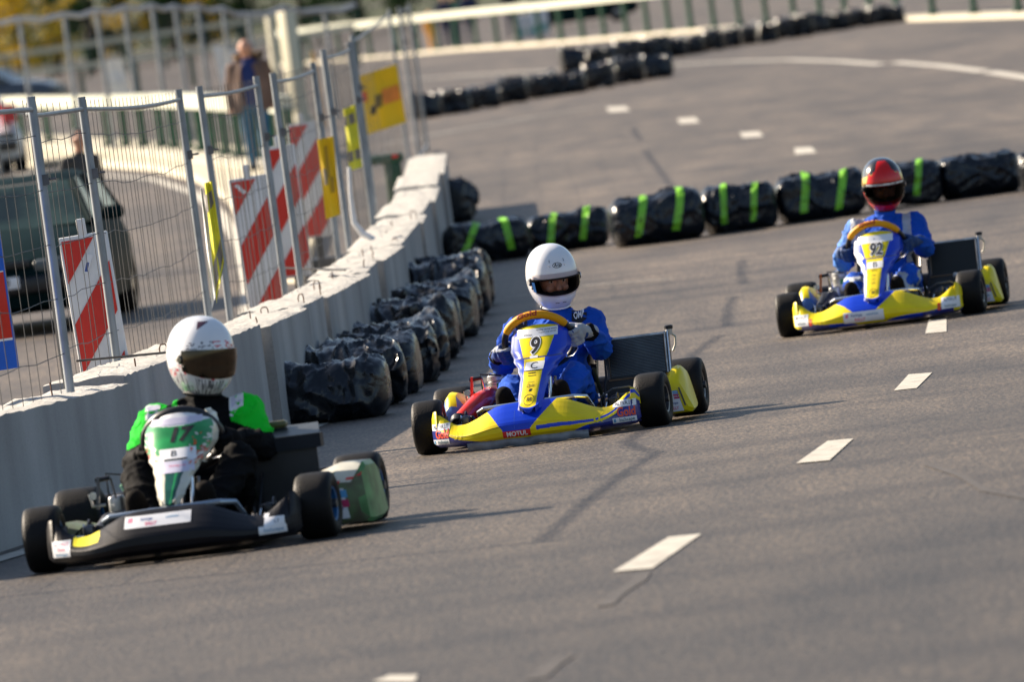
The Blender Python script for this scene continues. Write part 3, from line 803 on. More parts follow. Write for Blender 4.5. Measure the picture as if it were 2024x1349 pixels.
def farrail(pxs, Y, hgt, label, th=.18):
    c = [at(x, y, Y) for x, y in pxs]; P0 = Vector((c[0].x, c[0].y, 0)); root = empty('railing', P0); tag(root, label, 'railing')
    mb = MB()
    for a_, b_ in zip(c, c[1:]):
        A_, B_ = a_-P0, b_-P0; vs = []
        for q in (A_, B_):
            for (u_, v_) in ((-.1, -th/2), (.1, -th/2), (.1, th/2), (-.1, th/2)): vs.append(q+Vector((0, u_, v_)))
        mb.add(vs, [(k, (k+1) % 4, 4+(k+1) % 4, 4+k) for k in range(4)] + [(0, 3, 2, 1), (4, 5, 6, 7)], CREAMP)
    mb.build('handrail', root, smooth=None)
    Lx = (c[-1]-c[0]).length; k = int(Lx/1.6)
    for i in range(k+1):
        q = c[0].lerp(c[-1], i/k)-P0; m2 = MB(); m2.box((q.x, q.y, (q.z-th/2)/2), (.14, .12, q.z-th/2), RAILG); m2.build('post', root, smooth=None)
farrail([(-60, 121), (480, 42), (700, 8)], 420, 1.4, 'upper far cream rail in front of the autumn trees', .22)
farrail([(-60, 160), (500, 85), (700, 52)], 300, 1.0, 'lower far cream rail behind the distant mesh fence', .16)

# ================================================================== PILLARS, BOARDS, BIN
def pillar(px0, py0, px1, py1, wpx, Y, label, mt=CREAMP):
    B_ = at(px1, py1, Y); T = at(px0, py0, Y); s = FPX/Y; w_ = wpx/s; H = T.z-zt(Y); root = empty('pillar', (B_.x, Y, zt(Y)), R(-50)); w_ /= 1.3; tag(root, label, 'pillar', None)
    mb = MB(); mb.rbox((0, 0, H/2), (w_, w_, H), .02, mt); mb.build('shaft', root)
    mb = MB(); mb.rbox((0, 0, .14), (w_*1.35, w_*1.35, .28), .02, mt); mb.build('plinth', root)
    return root
pillar(566, 22, 597, 268, 36, 168, 'thick cream pillar right of the walking man')
pillar(534, 28, 560, 250, 17, 178, 'thin cream pillar left of the thick one, behind the walking man')
pillar(622, 100, 640, 262, 9, 172, 'narrow brown wooden post right of the cream pillar', mat('wood_ochre', (.35, .2, .06), .7, var=.2))
sheet('white_board', [(208, 120), (240, 116), (262, 192), (222, 194)], 175, BWHI, 'white board leaning on the far rail left of centre of the distant fence', 'board', thick=.03)
sheet('white_sheet', [(420, 92), (442, 90), (475, 238), (455, 244)], 170, BWHI, 'slanting white sheet left of the walking man', 'sheet', thick=.03)
sheet('white_sheet', [(448, 98), (474, 95), (478, 150), (464, 152)], 172, BWHI, 'short white sheet just behind the shoulder of the walking man', 'sheet', thick=.03)
B_ = at(778, 405, 101); root = empty('bin', (B_.x-.02, 101, zt(101))); tag(root, 'green plastic bin with overhanging lid behind the far end of the wall', 'bin')
GB_ = mat('bin_green', (.008, .06, .03), .45, var=.2)
mb = MB(); mb.rbox((.06, 0, .30), (.17, .3, .56), .02, GB_); mb.build('body', root)
mb = MB(); mb.rbox((-.02, 0, .61), (.40, .34, .09), .025, GB_); mb.build('lid', root)
mb = MB(); mb.rbox((.10, -.18, .63), (.06, .02, .03), .005, INKR); mb.build('label_plate', root)
# low black foot block beside the farthest beacon is part of the beacon

# ================================================================== CARS
def car(root_loc, rz, paint, label, plate=True, name='parked_car'):
    root = empty(name, root_loc, rz); tag(root, label, 'car')
    # front faces -y; half width .82; sections along y: (y, half width at sill, belt z, top z, half width top)
    secs = [(-1.95, .62, .34, .58, .50), (-1.90, .74, .26, .68, .62), (-1.6, .81, .20, .80, .72), (-1.1, .83, .18, .90, .74), (-.62, .84, .18, .94, .75), (.2, .85, .18, .96, .76), (1.2, .85, .18, .96, .76), (1.7, .82, .2, .94, .74), (1.95, .72, .3, .85, .66)]
    mb = MB()
    def ring(y, hw, zb, ztp, hwt):
        return [(-hwt*.8, y, ztp), (-hwt, y, ztp-.03), (-hw*.99, y, lerp(zb, ztp, .7)), (-hw, y, lerp(zb, ztp, .4)), (-hw*.97, y, zb+.03), (-hw*.85, y, zb), (hw*.85, y, zb), (hw*.97, y, zb+.03), (hw, y, lerp(zb, ztp, .4)), (hw*.99, y, lerp(zb, ztp, .7)), (hwt, y, ztp-.03), (hwt*.8, y, ztp), (0, y, ztp+.03)]
    vs = []; 
    for s_ in secs: vs += ring(*s_)
    K = 13; fs = [(i*K+k, i*K+(k+1) % K, (i+1)*K+(k+1) % K, (i+1)*K+k) for i in range(len(secs)-1) for k in range(K)]
    fs.append(tuple(range(K))); fs.append(tuple((len(secs)-1)*K + k for k in range(K-1, -1, -1))); mb.add(vs, fs, paint)
    # roof
    rf = [(-.10, .56, 1.36), (.2, .60, 1.42), (1.0, .60, 1.42), (1.55, .57, 1.36)]
    vs = []
    for y, hw, z in rf: vs += [(-hw, y, z-.05), (-hw*.8, y, z), (hw*.8, y, z), (hw, y, z-.05)]
    mb.add(vs, [(i*4+k, i*4+k+1, (i+1)*4+k+1, (i+1)*4+k) for i in range(3) for k in range(3)], paint)
    for sg in (-1, 1):
        mb.tube([(sg*.76, -.68, .93), (sg*.58, -.10, 1.33)], .035, paint, n=6); mb.tube([(sg*.76, .5, .95), (sg*.61, .5, 1.38)], .03, PLB, n=6); mb.tube([(sg*.74, 1.8, .93), (sg*.57, 1.5, 1.33)], .05, paint, n=6)
    mb.build('body', root, smooth=40)
    mb = MB(); mb.add([(-.72, -.70, .95), (.72, -.70, .95), (.54, -.12, 1.35), (-.54, -.12, 1.35)], [(0, 1, 2, 3)], CARGL); mb.build('windscreen', root)
    for sg in (-1, 1):
        mb = MB(); mb.add([(sg*.76, -.62, .95), (sg*.76, 1.75, .95), (sg*.60, 1.45, 1.36), (sg*.60, -.05, 1.36)], [(0, 1, 2, 3) if sg > 0 else (3, 2, 1, 0)], CARGL); mb.build('side_window', root)
        mb = MB(); mb.rbox((sg*.93, -.45, 1.0), (.20, .10, .13), .04, paint); mb.tube([(sg*.76, -.48, .96), (sg*.85, -.46, .98)], .02, PLB); mb.build('mirror', root)
        mb = MB(); mb.rbox((sg*.52, -1.90, .62), (.30, .10, .13), .04, mat('headlight', (.08, .09, .09), .2, var=.3)); mb.build('headlight', root)
        for y in (-1.25, 1.3):
            mb = MB(); mb.lathe([(.18, -.09), (.28, -.095), (.31, -.06), (.31, .06), (.28, .095), (.18, .09)], (sg*.75, y, .31), (1, 0, 0), RUB, 28); mb.lathe([(.0, .07), (.1, .08), (.18, .06)], (sg*.75, y, .31), (sg, 0, 0), RIM, 20); mb.build('wheel', root)
    mb = MB(); mb.rbox((0, -1.97, .46), (1.35, .08, .16), .03, PLB); mb.rbox((0, -1.955, .66), (.7, .05, .07), .01, PLB); mb.build('bumper', root)
    for sg in (-.36, .36):
        mb = MB(); mb.rbox((sg, .25, 1.12), (.24, .08, .2), .04, PLB); mb.build('headrest', root)
    mb = MB(); mb.tube([(.36+.17*math.cos(a), -.2, 1.0+.17*math.sin(a)) for a in frange(0, 2*math.pi, 20)[:-1]], .014, PLB, closed=True); mb.build('steering_wheel', root)
    if plate:
        mb = MB(); mb.rbox((0, -2.02, .50), (.5, .012, .11), .004, WHI)
        S = lambda a, b: Vector((a, -2.027, b)); mb.text('EZV 539', S, .0, .50, .10, mat('plate_ink', (.05, .05, .07), .5), .001, .01, sx=1); mb.build('number_plate', root)
    return root
CL = G(30, 668); c1_ = car((CL.x-.0, CL.y+1.95, zt(CL.y)), R(-4), CAR_G, 'dark green car facing the camera behind the mesh fence')
c1_.scale = (.94, 1, .865)
C2 = G(-72, 356); c2 = car((C2.x, C2.y+2, 0), R(8), mat('car_white', (.6, .62, .64), .3, coat=.5, var=.05), 'white and red vehicle at the left photo edge behind the green car roof', plate=False)
mb = MB(); mb.box((.62, -1.6, .98), (.22, .3, .3), mat('lamp_red', (.5, .01, .02), .3)); mb.build('tail_lamp', c2)
C3 = G(-12, 232); car((C3.x, C3.y+2, 0), R(75), mat('car_slate', (.04, .055, .08), .3, coat=.6, var=.1), 'slate blue car far away above the pavement at the left photo edge', plate=False)
C4 = at(1150, 40, 345); car((C4.x, 345, 0), R(88), CAR_G, 'dark green car beyond the long railing at the top of the photo', plate=False)

# ================================================================== TREES
LEAFY = [mat('leaf_yellow', (.55, .38, .02), .7, spec=0, var=.3), mat('leaf_olive', (.25, .22, .03), .7, spec=0, var=.3)]
LEAFD = [mat('leaf_dark', (.02, .05, .022), .7, spec=0, var=.3), mat('leaf_mid', (.05, .09, .03), .7, spec=0, var=.3)]
BARK = mat('bark', (.06, .045, .035), .9, var=.3)
def tree(x, y, h, r, leaves, label, seed):
    root = empty('tree', (x, y, 0)); tag(root, label, 'tree', 'trees beyond the far rails'); rnd = random.Random(seed)
    mb = MB(); mb.tube([(0, 0, 0), (.1, 0, h*.3), (0, .1, h*.6), (.1, 0, h*.85)], [.22, .17, .12, .05], BARK, n=8)
    for k in range(6):
        a = k*1.05+rnd.random(); mb.tube([(0, 0, h*(.2+.09*k)), (r*.5*math.cos(a), r*.5*math.sin(a), h*(.3+.1*k)), (r*.8*math.cos(a), r*.8*math.sin(a), h*(.36+.1*k))], [.09, .06, .02], BARK, n=6)
    mb.build('trunk', root); mb = MB()
    cl = [(Vector((rnd.gauss(0, .45)*r, rnd.gauss(0, .45)*r, h*rnd.uniform(.12, 1))), r*rnd.uniform(.22, .42)) for _ in range(34)]
    for c, rr in cl:
        mt = leaves[0] if rnd.random() < .6 else leaves[1]
        for _ in range(150):
            d = Vector((rnd.gauss(0, 1), rnd.gauss(0, 1), rnd.gauss(0, 1))).normalized()*rr*rnd.random()**.4; p = c+d; s = rnd.uniform(.06, .15)
            a = Vector((rnd.gauss(0, 1), rnd.gauss(0, 1), rnd.gauss(0, 1))).normalized(); b = a.cross(Vector((rnd.gauss(0, 1), rnd.gauss(0, 1), rnd.gauss(0, 1)))).normalized()
            mb.add([p-a*s, p-b*s*.6, p+a*s, p+b*s*.6], [(0, 1, 2, 3)], mt)
    mb.build('crown', root, smooth=None)
for i, (px, Y, h, r, lv, lab) in enumerate([
    (20, 470, 8, 2.6, LEAFY, 'yellow autumn tree at the left photo edge'), (95, 480, 7, 2.2, LEAFY, 'yellow autumn tree second from the left photo edge'),
    (165, 455, 8, 1.6, LEAFD, 'dark evergreen tree right of the yellow trees'), (240, 500, 8, 2.4, LEAFY, 'olive and yellow tree above the white board'),
    (330, 480, 8, 2.2, LEAFD, 'dark green tree above the middle of the distant fence'), (395, 520, 8, 2., LEAFY, 'yellowing tree left of the cream pillars'),
    (470, 480, 8, 2.4, LEAFD, 'dark green tree above the walking man'), (590, 500, 8, 2.8, LEAFD, 'dark green tree behind the cream pillars'),
    (700, 480, 8, 2.6, LEAFD, 'dark green tree right of the cream pillars'), (790, 520, 8, 2.4, LEAFD, 'dark green tree above the orange jacket'),
    (-60, 520, 9, 3, LEAFY, 'yellow tree beyond the left photo edge'), (890, 560, 8, 2.6, LEAFD, 'dark green tree behind the people at the railing')]):
    P_ = at(px, 0, Y); tree(P_.x, Y, h, r, lv, lab, 40+i)
# distant leafy bank closing the view
HB = mat('bank_green', (.035, .045, .018), .9, var=.5, vscale=.4)
mb = MB(); mb.grid(lambda x, y: (x, y, max(0, (y-640)*.14) + 1.6*noise.noise(Vector((x*.05, y*.05, 0))) * min(1, (y-640)/30)), frange(-200, 200, 90), frange(640, 800, 24), HB); o = mb.build('hillside'); tag(o, kind='structure')

# ================================================================== KARTS
def f_zt(x):
    a = abs(x)/.505; return linterp([(0, .207), (.2, .206), (.32, .200), (.45, .172), (.58, .14), (.70, .124), (.80, .142), (.88, .180), (.935, .208), (.97, .205), (1, .172)], a)
def f_zb(x):
    a = abs(x)/.505; return linterp([(0, .035), (.5, .036), (.8, .042), (.95, .045), (1, .06)], a)
def f_zs(x, sm=.018):
    return sum(f_zt(x+sm*k) for k in (-2, -1, 0, 1, 2))/5 if abs(x) < .47 else f_zt(x)
PROF = [(0, .035), (.12, .008), (.25, 0), (.42, .002), (.50, .012), (.62, .035), (.8, .075), (.93, .108), (1.0, .130)]
def FS(x, f):
    a = min(1.06, abs(x)/.505); y = -.43 + .20*a**3 + .03*max(0, (a-.94)/.06)**2
    zb, zt_ = f_zb(x), f_zs(x); k = 1-.75*a**3
    d = linterp(PROF, min(f, 1)); ff = min(f, 1)
    z = zb + (zt_-zb)*ff
    if f > 1: d += .035*(f-1)/.2; z -= .05*((f-1)/.2)**2
    return Vector((x, y + d*k, z))
def FZ(x, z): return FS(x, max(0, min(1, (z-f_zb(x))/(f_zs(x)-f_zb(x)))))

def paint9(x, f):
    a = abs(x)
    xl, xr = linterp([(.0, -.13), (.3, -.135), (1, -.215)], f), linterp([(0, -.01), (.28, .0), (1, .125)], f)
    if xl < x < xr and f > .24: return BLU
    if x <= -.13:
        fb = linterp([(.13, .02), (.25, .06), (.34, .22), (.42, .42), (.505, .60)], -x)
        if f < fb:
            return NAVY
        return YEL
    if x >= 0:
        l1 = linterp([(.03, .26), (.2, .30), (.3, .42), (.40, .72), (.47, .90)], x)
        if abs(f-l1) < .055 and x > .03: return BLU
        lo = linterp([(.0, .0), (.1, .0), (.2, .03), (.26, .20), (.34, .36), (.44, .62), (.505, .70)], x)
        if f < lo: return NAVY if x > .28 else BLU
        if x > .38 and f < l1-.03 and f > l1-.2: return YEL
        return YEL
    return YEL
def paint92(x, f):
    a = abs(x); xl, xr = linterp([(.2, -.12), (.45, -.125), (1, -.235)], f), linterp([(.2, .0), (.4, .0), (1, .125)], f)
    if xl < x < xr and f > .30: return BLU
    fb = linterp([(.0, -.1), (.06, .05), (.12, .12), (.25, .2), (.36, .34), (.44, .5)], a-.02 if x > 0 else a-.06)
    if a < .455 and f < fb: return NAVY if a > .28 else BLU
    return YEL
def paint17(x, f):
    if -.385 < x < -.27 and .62 < f < 1.0 and abs(x+.33) < .058-.03*abs(f-.8): return mat('sticker_yellow', (.75, .66, .02), .4)
    return FAIRB

NW = [(0, .118), (.06, .128), (.16, .136), (.3, .137), (.42, .118), (.54, .086), (.66, .062), (.8, .054), (1.0, .047), (1.05, .03)]
NW17 = [(0, .10), (.08, .125), (.2, .137), (.35, .135), (.5, .11), (.62, .082), (.75, .062), (.9, .045), (1.0, .03), (1.05, .02)]
NZ = [(0, .552), (1.0, .150)]
def nose_fn(style):
    ZR = .552 - (.215 if style == 17 else .172)
    tab = NW17 if style == 17 else NW
    def S(a, z):
        t = (.552-z)/.402; w_ = interp(tab, t)*1.0; s = a/w_
        yc = linterp([(0, .225), (.15, .17), (.40, .04), (.6, -.11), (.85, -.32), (1.0, -.415), (1.05, -.42)], t)
        dep = linterp([(0, .09), (.4, .10), (.6, .06), (1, .035)], t)
        if style == 17: yc = linterp([(0, .225), (.15, .17), (.40, .06), (.6, -.05), (.85, -.20), (1.0, -.27), (1.05, -.27)], t)
        return Vector((a, yc + dep*(abs(s)**3.2), .552 - t*ZR))
    def Sg(s, t):
        z = .552-.402*t; w_ = interp(tab, t)
        arch = 0
        if abs(s) > 1:       # side walls turn back towards the driver
            p = S(math.copysign(w_*.999, s), z); e = (abs(s)-1); return p + Vector((math.copysign(-.012*e, s), .10*e*linterp([(0, 1.), (.5, .95), (.75, .35), (1, .25)], t), 0))
        p = S(s*w_, z)
        if t < .12: p.z -= (.12-t)/.12*.022*abs(s)**2
        if t > .92: p.z += (t-.92)/.13*.03*abs(s)**2
        return p
    return S, Sg, tab

def wheel(parent, x, y, rad, wdt, steer, rimcol, side, name='wheel'):
    """wheel as an empty with tyre, rim and hub"""
    h = wdt/2; o = empty(name, (x, y, rad), steer); o.parent = parent
    mb = MB(); rr = rad
    prof = [(.066, -h*.86), (.080, -h*.98), (rr*.78, -h*1.02), (rr*.93, -h*.93), (rr*.985, -h*.76), (rr, -h*.45), (rr*1.002, 0), (rr, h*.45), (rr*.985, h*.76), (rr*.93, h*.93), (rr*.78, h*1.02), (.080, h*.98), (.066, h*.86)]
    mb.lathe(prof, (0, 0, 0), (1, 0, 0), RUB, 40); mb.build('tyre', o, smooth=50)
    mb = MB(); mb.lathe([(.068, -h*.9), (.060, -h*.86), (.055, -h*.3), (.055, h*.3), (.060, h*.86), (.068, h*.9)], (0, 0, 0), (1, 0, 0), rimcol, 28)
    mb.lathe([(.0, side*h*.25), (.03, side*h*.25), (.055, side*h*.1)], (0, 0, 0), (1, 0, 0), rimcol, 20)
    mb.tube([(side*h*.2, 0, 0), (side*h*1.05, 0, 0)], .018, STL, n=12)
    for k in range(3):
        a = k*2.094; mb.tube([(side*h*.28, .035*math.cos(a), .035*math.sin(a)), (side*h*.5, .035*math.cos(a), .035*math.sin(a))], .006, CHR, n=6)
    mb.build('rim', o); return o

def pod_mesh(style, sg):
    """side pod; sg=+1 stands at +x"""
    # sections along y: (y, outer x at the sill, outer x at the shoulder, top z, sill z, push of the top edge)
    if style == 17: secs = [(.235, .705, .69, .20, .06), (.25, .735, .72, .245, .035), (.30, .75, .735, .275, .03), (.55, .75, .735, .27, .03), (.74, .74, .72, .24, .04), (.80, .71, .69, .2, .06)]
    else: secs = [(.265, .70, .655, .17, .055), (.28, .725, .67, .205, .042), (.34, .725, .68, .255, .04), (.42, .715, .68, .268, .04), (.60, .70, .67, .25, .04), (.74, .685, .66, .22, .05), (.80, .66, .64, .17, .06)]
    if style == 17 and sg < 0: secs = [(y, x0-.13, x1-.13, z*.62, z0) for y, x0, x1, z, z0 in secs]
    elif sg < 0: secs = [(y, x0-.16, x1-.17, z*1.02, z0) for y, x0, x1, z, z0 in secs]
    dx_ = -.025 if sg > 0 else 0
    secs = [(a_, b_+dx_, c_+dx_, d_, e_) for a_, b_, c_, d_, e_ in secs]
    vs = []; K = 10
    for y, xs_, xt_, z1, z0 in secs:
        xi = xt_-.13; xm = xt_-.055
        if style == 17: xi = xt_-.23; xm = xt_-.20
        for (x, z) in [(xi, z0), (xs_-.015, z0), (xs_, z0+.015), (lerp(xs_, xt_, .5), lerp(z0, z1, .5)), (xt_, z1-.022), (xt_-.014, z1-.004), (lerp(xt_, xm, .5), z1), (xm, z1-.006 if style != 17 else z1-.03), (xi, lerp(z0, z1, .50 if style != 17 else .8)), (xi, z0+.03)]:
            vs.append((sg*x, y, z))
    mb = MB(); fs = [(i*K+k, (i+1)*K+k, (i+1)*K+(k+1) % K, i*K+(k+1) % K) for i in range(len(secs)-1) for k in range(K)]
    caps = [tuple(range(K)), tuple((len(secs)-1)*K+k for k in range(K-1, -1, -1))]
    if sg < 0: fs = [tuple(reversed(f)) for f in fs]; caps = [tuple(reversed(f)) for f in caps]
    fs += caps
    for f in fs:
        c = sum((Vector(vs[k]) for k in f), Vector())/len(f)
        if style == 17:
            mt = mat('pod_camo', (.13, .20, .09), .4, spec=.3, col2=(.10, .075, .055), vscale=16)
            if c.z > .215: mt = CRM
            if c.x*sg > .69: mt = mat('pod_green', (.10, .26, .09), .4, spec=.3, var=.4, vscale=12)
        elif sg > 0: mt = YEL
        else: mt = YEL if c.z > .19 else mat('paint_sky', (.06, .15, .42), .3, coat=.5, var=.1)
        mb.add([vs[k] for k in f], [tuple(range(len(f)))], mt)
    # weld
    bm = bmesh.new(); me = bpy.data.meshes.new('x'); me.from_pydata([tuple(v) for v in mb.v], [], mb.f)
    for i, p in enumerate(me.polygons): p.material_index = mb.m[i]
    bm.from_mesh(me); bmesh.ops.remove_doubles(bm, verts=bm.verts, dist=1e-5); bm.verts.index_update(); bm.faces.ensure_lookup_table()
    out = MB(); out.mats = mb.mats; out.v = [v.co.copy() for v in bm.verts]; out.f = [[v.index for v in f.verts] for f in bm.faces]; out.m = [f.material_index for f in bm.faces]
    bm.free(); bpy.data.meshes.remove(me)
    return out

def mono(mb, S, a, b, size):      # round monogram badge
    def ringt(r, wd):
        def T(u, v): return Vector(S(a+math.cos(u)*(r+v), b+math.sin(u)*(r+v))) + Vector((0, -.0016, .0))
        mb.grid(T, frange(0, 2*math.pi, 28), [0, wd], BLK, flip=True)
    ringt(size, .0025)
    mb.text('R', S, a-.008, b, size*1.15, BLK, .0018, .03, .3, sx=-1, flipb=False) if False else None
    mb.text('RR', S, a, b, size*1.0, BLK, .0018, .03, .25, sx=.85)

def number(mb, S, s, a, b, size, outline=True, sx=.72, slant=.12, mt=BLK):
    if outline:
        mb.text(s, S, a, b, size, BLK, .0011, .095, slant, sx=sx); mb.text(s, S, a, b, size, WHI, .0018, .07, slant, sx=sx); mb.text(s, S, a, b, size, BLK, .0026, .022, slant, sx=sx)
    else: mb.text(s, S, a, b, size, mt, .0018, .045, slant, sx=sx)

def club_sticker(mb, S, a0, a1, b0, b1, off=.0012):
    """the organiser's white sticker with small blue and pink print"""
    mb.patch(S, a0, a1, b0, b1, WHI, off, 8); w_, h = a1-a0, b1-b0; rnd = random.Random(9)
    mb.patch(S, a0+w_*.05, a0+w_*.12, b0+h*.5, b0+h*.85, PNK, off+.0006, 3, .2)
    mb.text('Kartingas', S, a0+w_*.33, b0+h*.68, h*.36, INKB, off+.0008, .01, .1, sx=.8*min(1, w_/h/3.6))
    mb.text('autoklubas', S, a0+w_*.72, b0+h*.66, h*.34, mat('ink_steel', (.12, .3, .5), .5), off+.0008, .01, .1, sx=.8*min(1, w_/h/3.6))
    mb.text('RALLY', S, a0+w_*.40, b0+h*.26, h*.40, PNK, off+.0008, .03, .1, sx=.9*min(1, w_/h/3.6))

def end_stickers(mb, S, sg, style):
    if style in (9, 92):
        if sg < 0: x0, x1 = -.500, -.405
        else: x0, x1 = .385, .492
        c = (x0+x1)/2; wd = x1-x0
        if style == 9:
            k = .0 if sg < 0 else .006
            mb.patch(S, x0, x1, .117+k, .148+k, WHI, .0012, 8); mb.text('ALYVA.LT', S, c, .1325+k, .027, mat('ink_grey', (.06, .06, .08), .5), .002, .005, 0, sx=wd/.145)
            mb.text('Gold', S, c+.008, .097, .058, BLU, .0012, .06, 0, sx=wd/.155)
            mb.text('Gold', S, c+.008, .097, .058, ORG, .0022, .035, 0, sx=wd/.155)
            mb.patch(S, x0+.0, x1-.004, .050, .074, WHI, .0014, 8); mb.text('Inchcape', S, c+.008, .062, .022, mat('ink_teal', (.05, .16, .22), .5), .0022, .012, 0, sx=wd/.125)
            mb.patch(S, x0+.004, x0+.014, .054, .070, mat('ink_steel', (.12, .3, .5), .5), .0024, 3)
            # two yellow chevron arcs
            for i in (0, 1):
                cx = (-.365 + .022*i) if sg < 0 else (.335+.022*i-.03)
                def T(u, v): return Vector(S(cx + (1 if sg < 0 else -1)*(math.cos(u)*.022 - .022) + v*(1), .088+math.sin(u)*.022)) + Vector((0, -.0018, 0))
                mb.grid(T, frange(-1.2, 1.2, 8), [-.004, .004], YEL, flip=True)
        else:
            mb.patch(S, x0+.004, x1, .062, .128, WHI, .0012, 8); mb.text('ALYVA.LT', S, c, .112, .024, mat('ink_grey', (.06, .06, .08), .5), .002, .01, 0, sx=wd/.15)
            mb.text('Inchcape', S, c, .078, .022, mat('ink_teal', (.05, .16, .22), .5), .002, .012, 0, sx=wd/.13)
            xe = x1+.004 if sg < 0 else x0-.018
            mb.patch(S, xe, xe+.018, .060, .100, ORG, .0012, 4)
            for i in (0, 1):
                cx = (-.352 + .02*i) if sg < 0 else (.315+.02*i)
                def T(u, v): return Vector(S(cx + (1 if sg < 0 else -1)*(math.cos(u)*.018 - .018) + v, .078+math.sin(u)*.015)) + Vector((0, -.0018, 0))
                mb.grid(T, frange(-1.2, 1.2, 8), [-.004, .004], YEL, flip=True)
    else:
        if sg < 0:
            mb.patch(S, -.475, -.395, .062, .125, WHI, .0014, 8); mb.text('ALYVA.LT', S, -.435, .110, .018, PNK, .002, .01, 0, sx=.8); mb.text('Gold', S, -.435, .092, .018, PNK, .002, .01, 0, sx=1); mb.text('Inchcape', S, -.435, .072, .018, mat('ink_steel', (.12, .3, .5), .5), .002, .01, 0, sx=.85)
        else:
            mb.patch(S, .355, .455, .055, .085, WHI, .0014, 8); mb.patch(S, .375, .45, .085, .118, WHI, .0014, 8); mb.patch(S, .372, .392, .118, .132, WHI, .0014, 3, .3)
            mb.text('Inchcape', S, .408, .070, .020, mat('ink_steel', (.12, .3, .5), .5), .002, .01, 0, sx=1.); mb.text('LT', S, .422, .100, .018, mat('ink_grey', (.06, .06, .08), .5), .002, .01, 0)

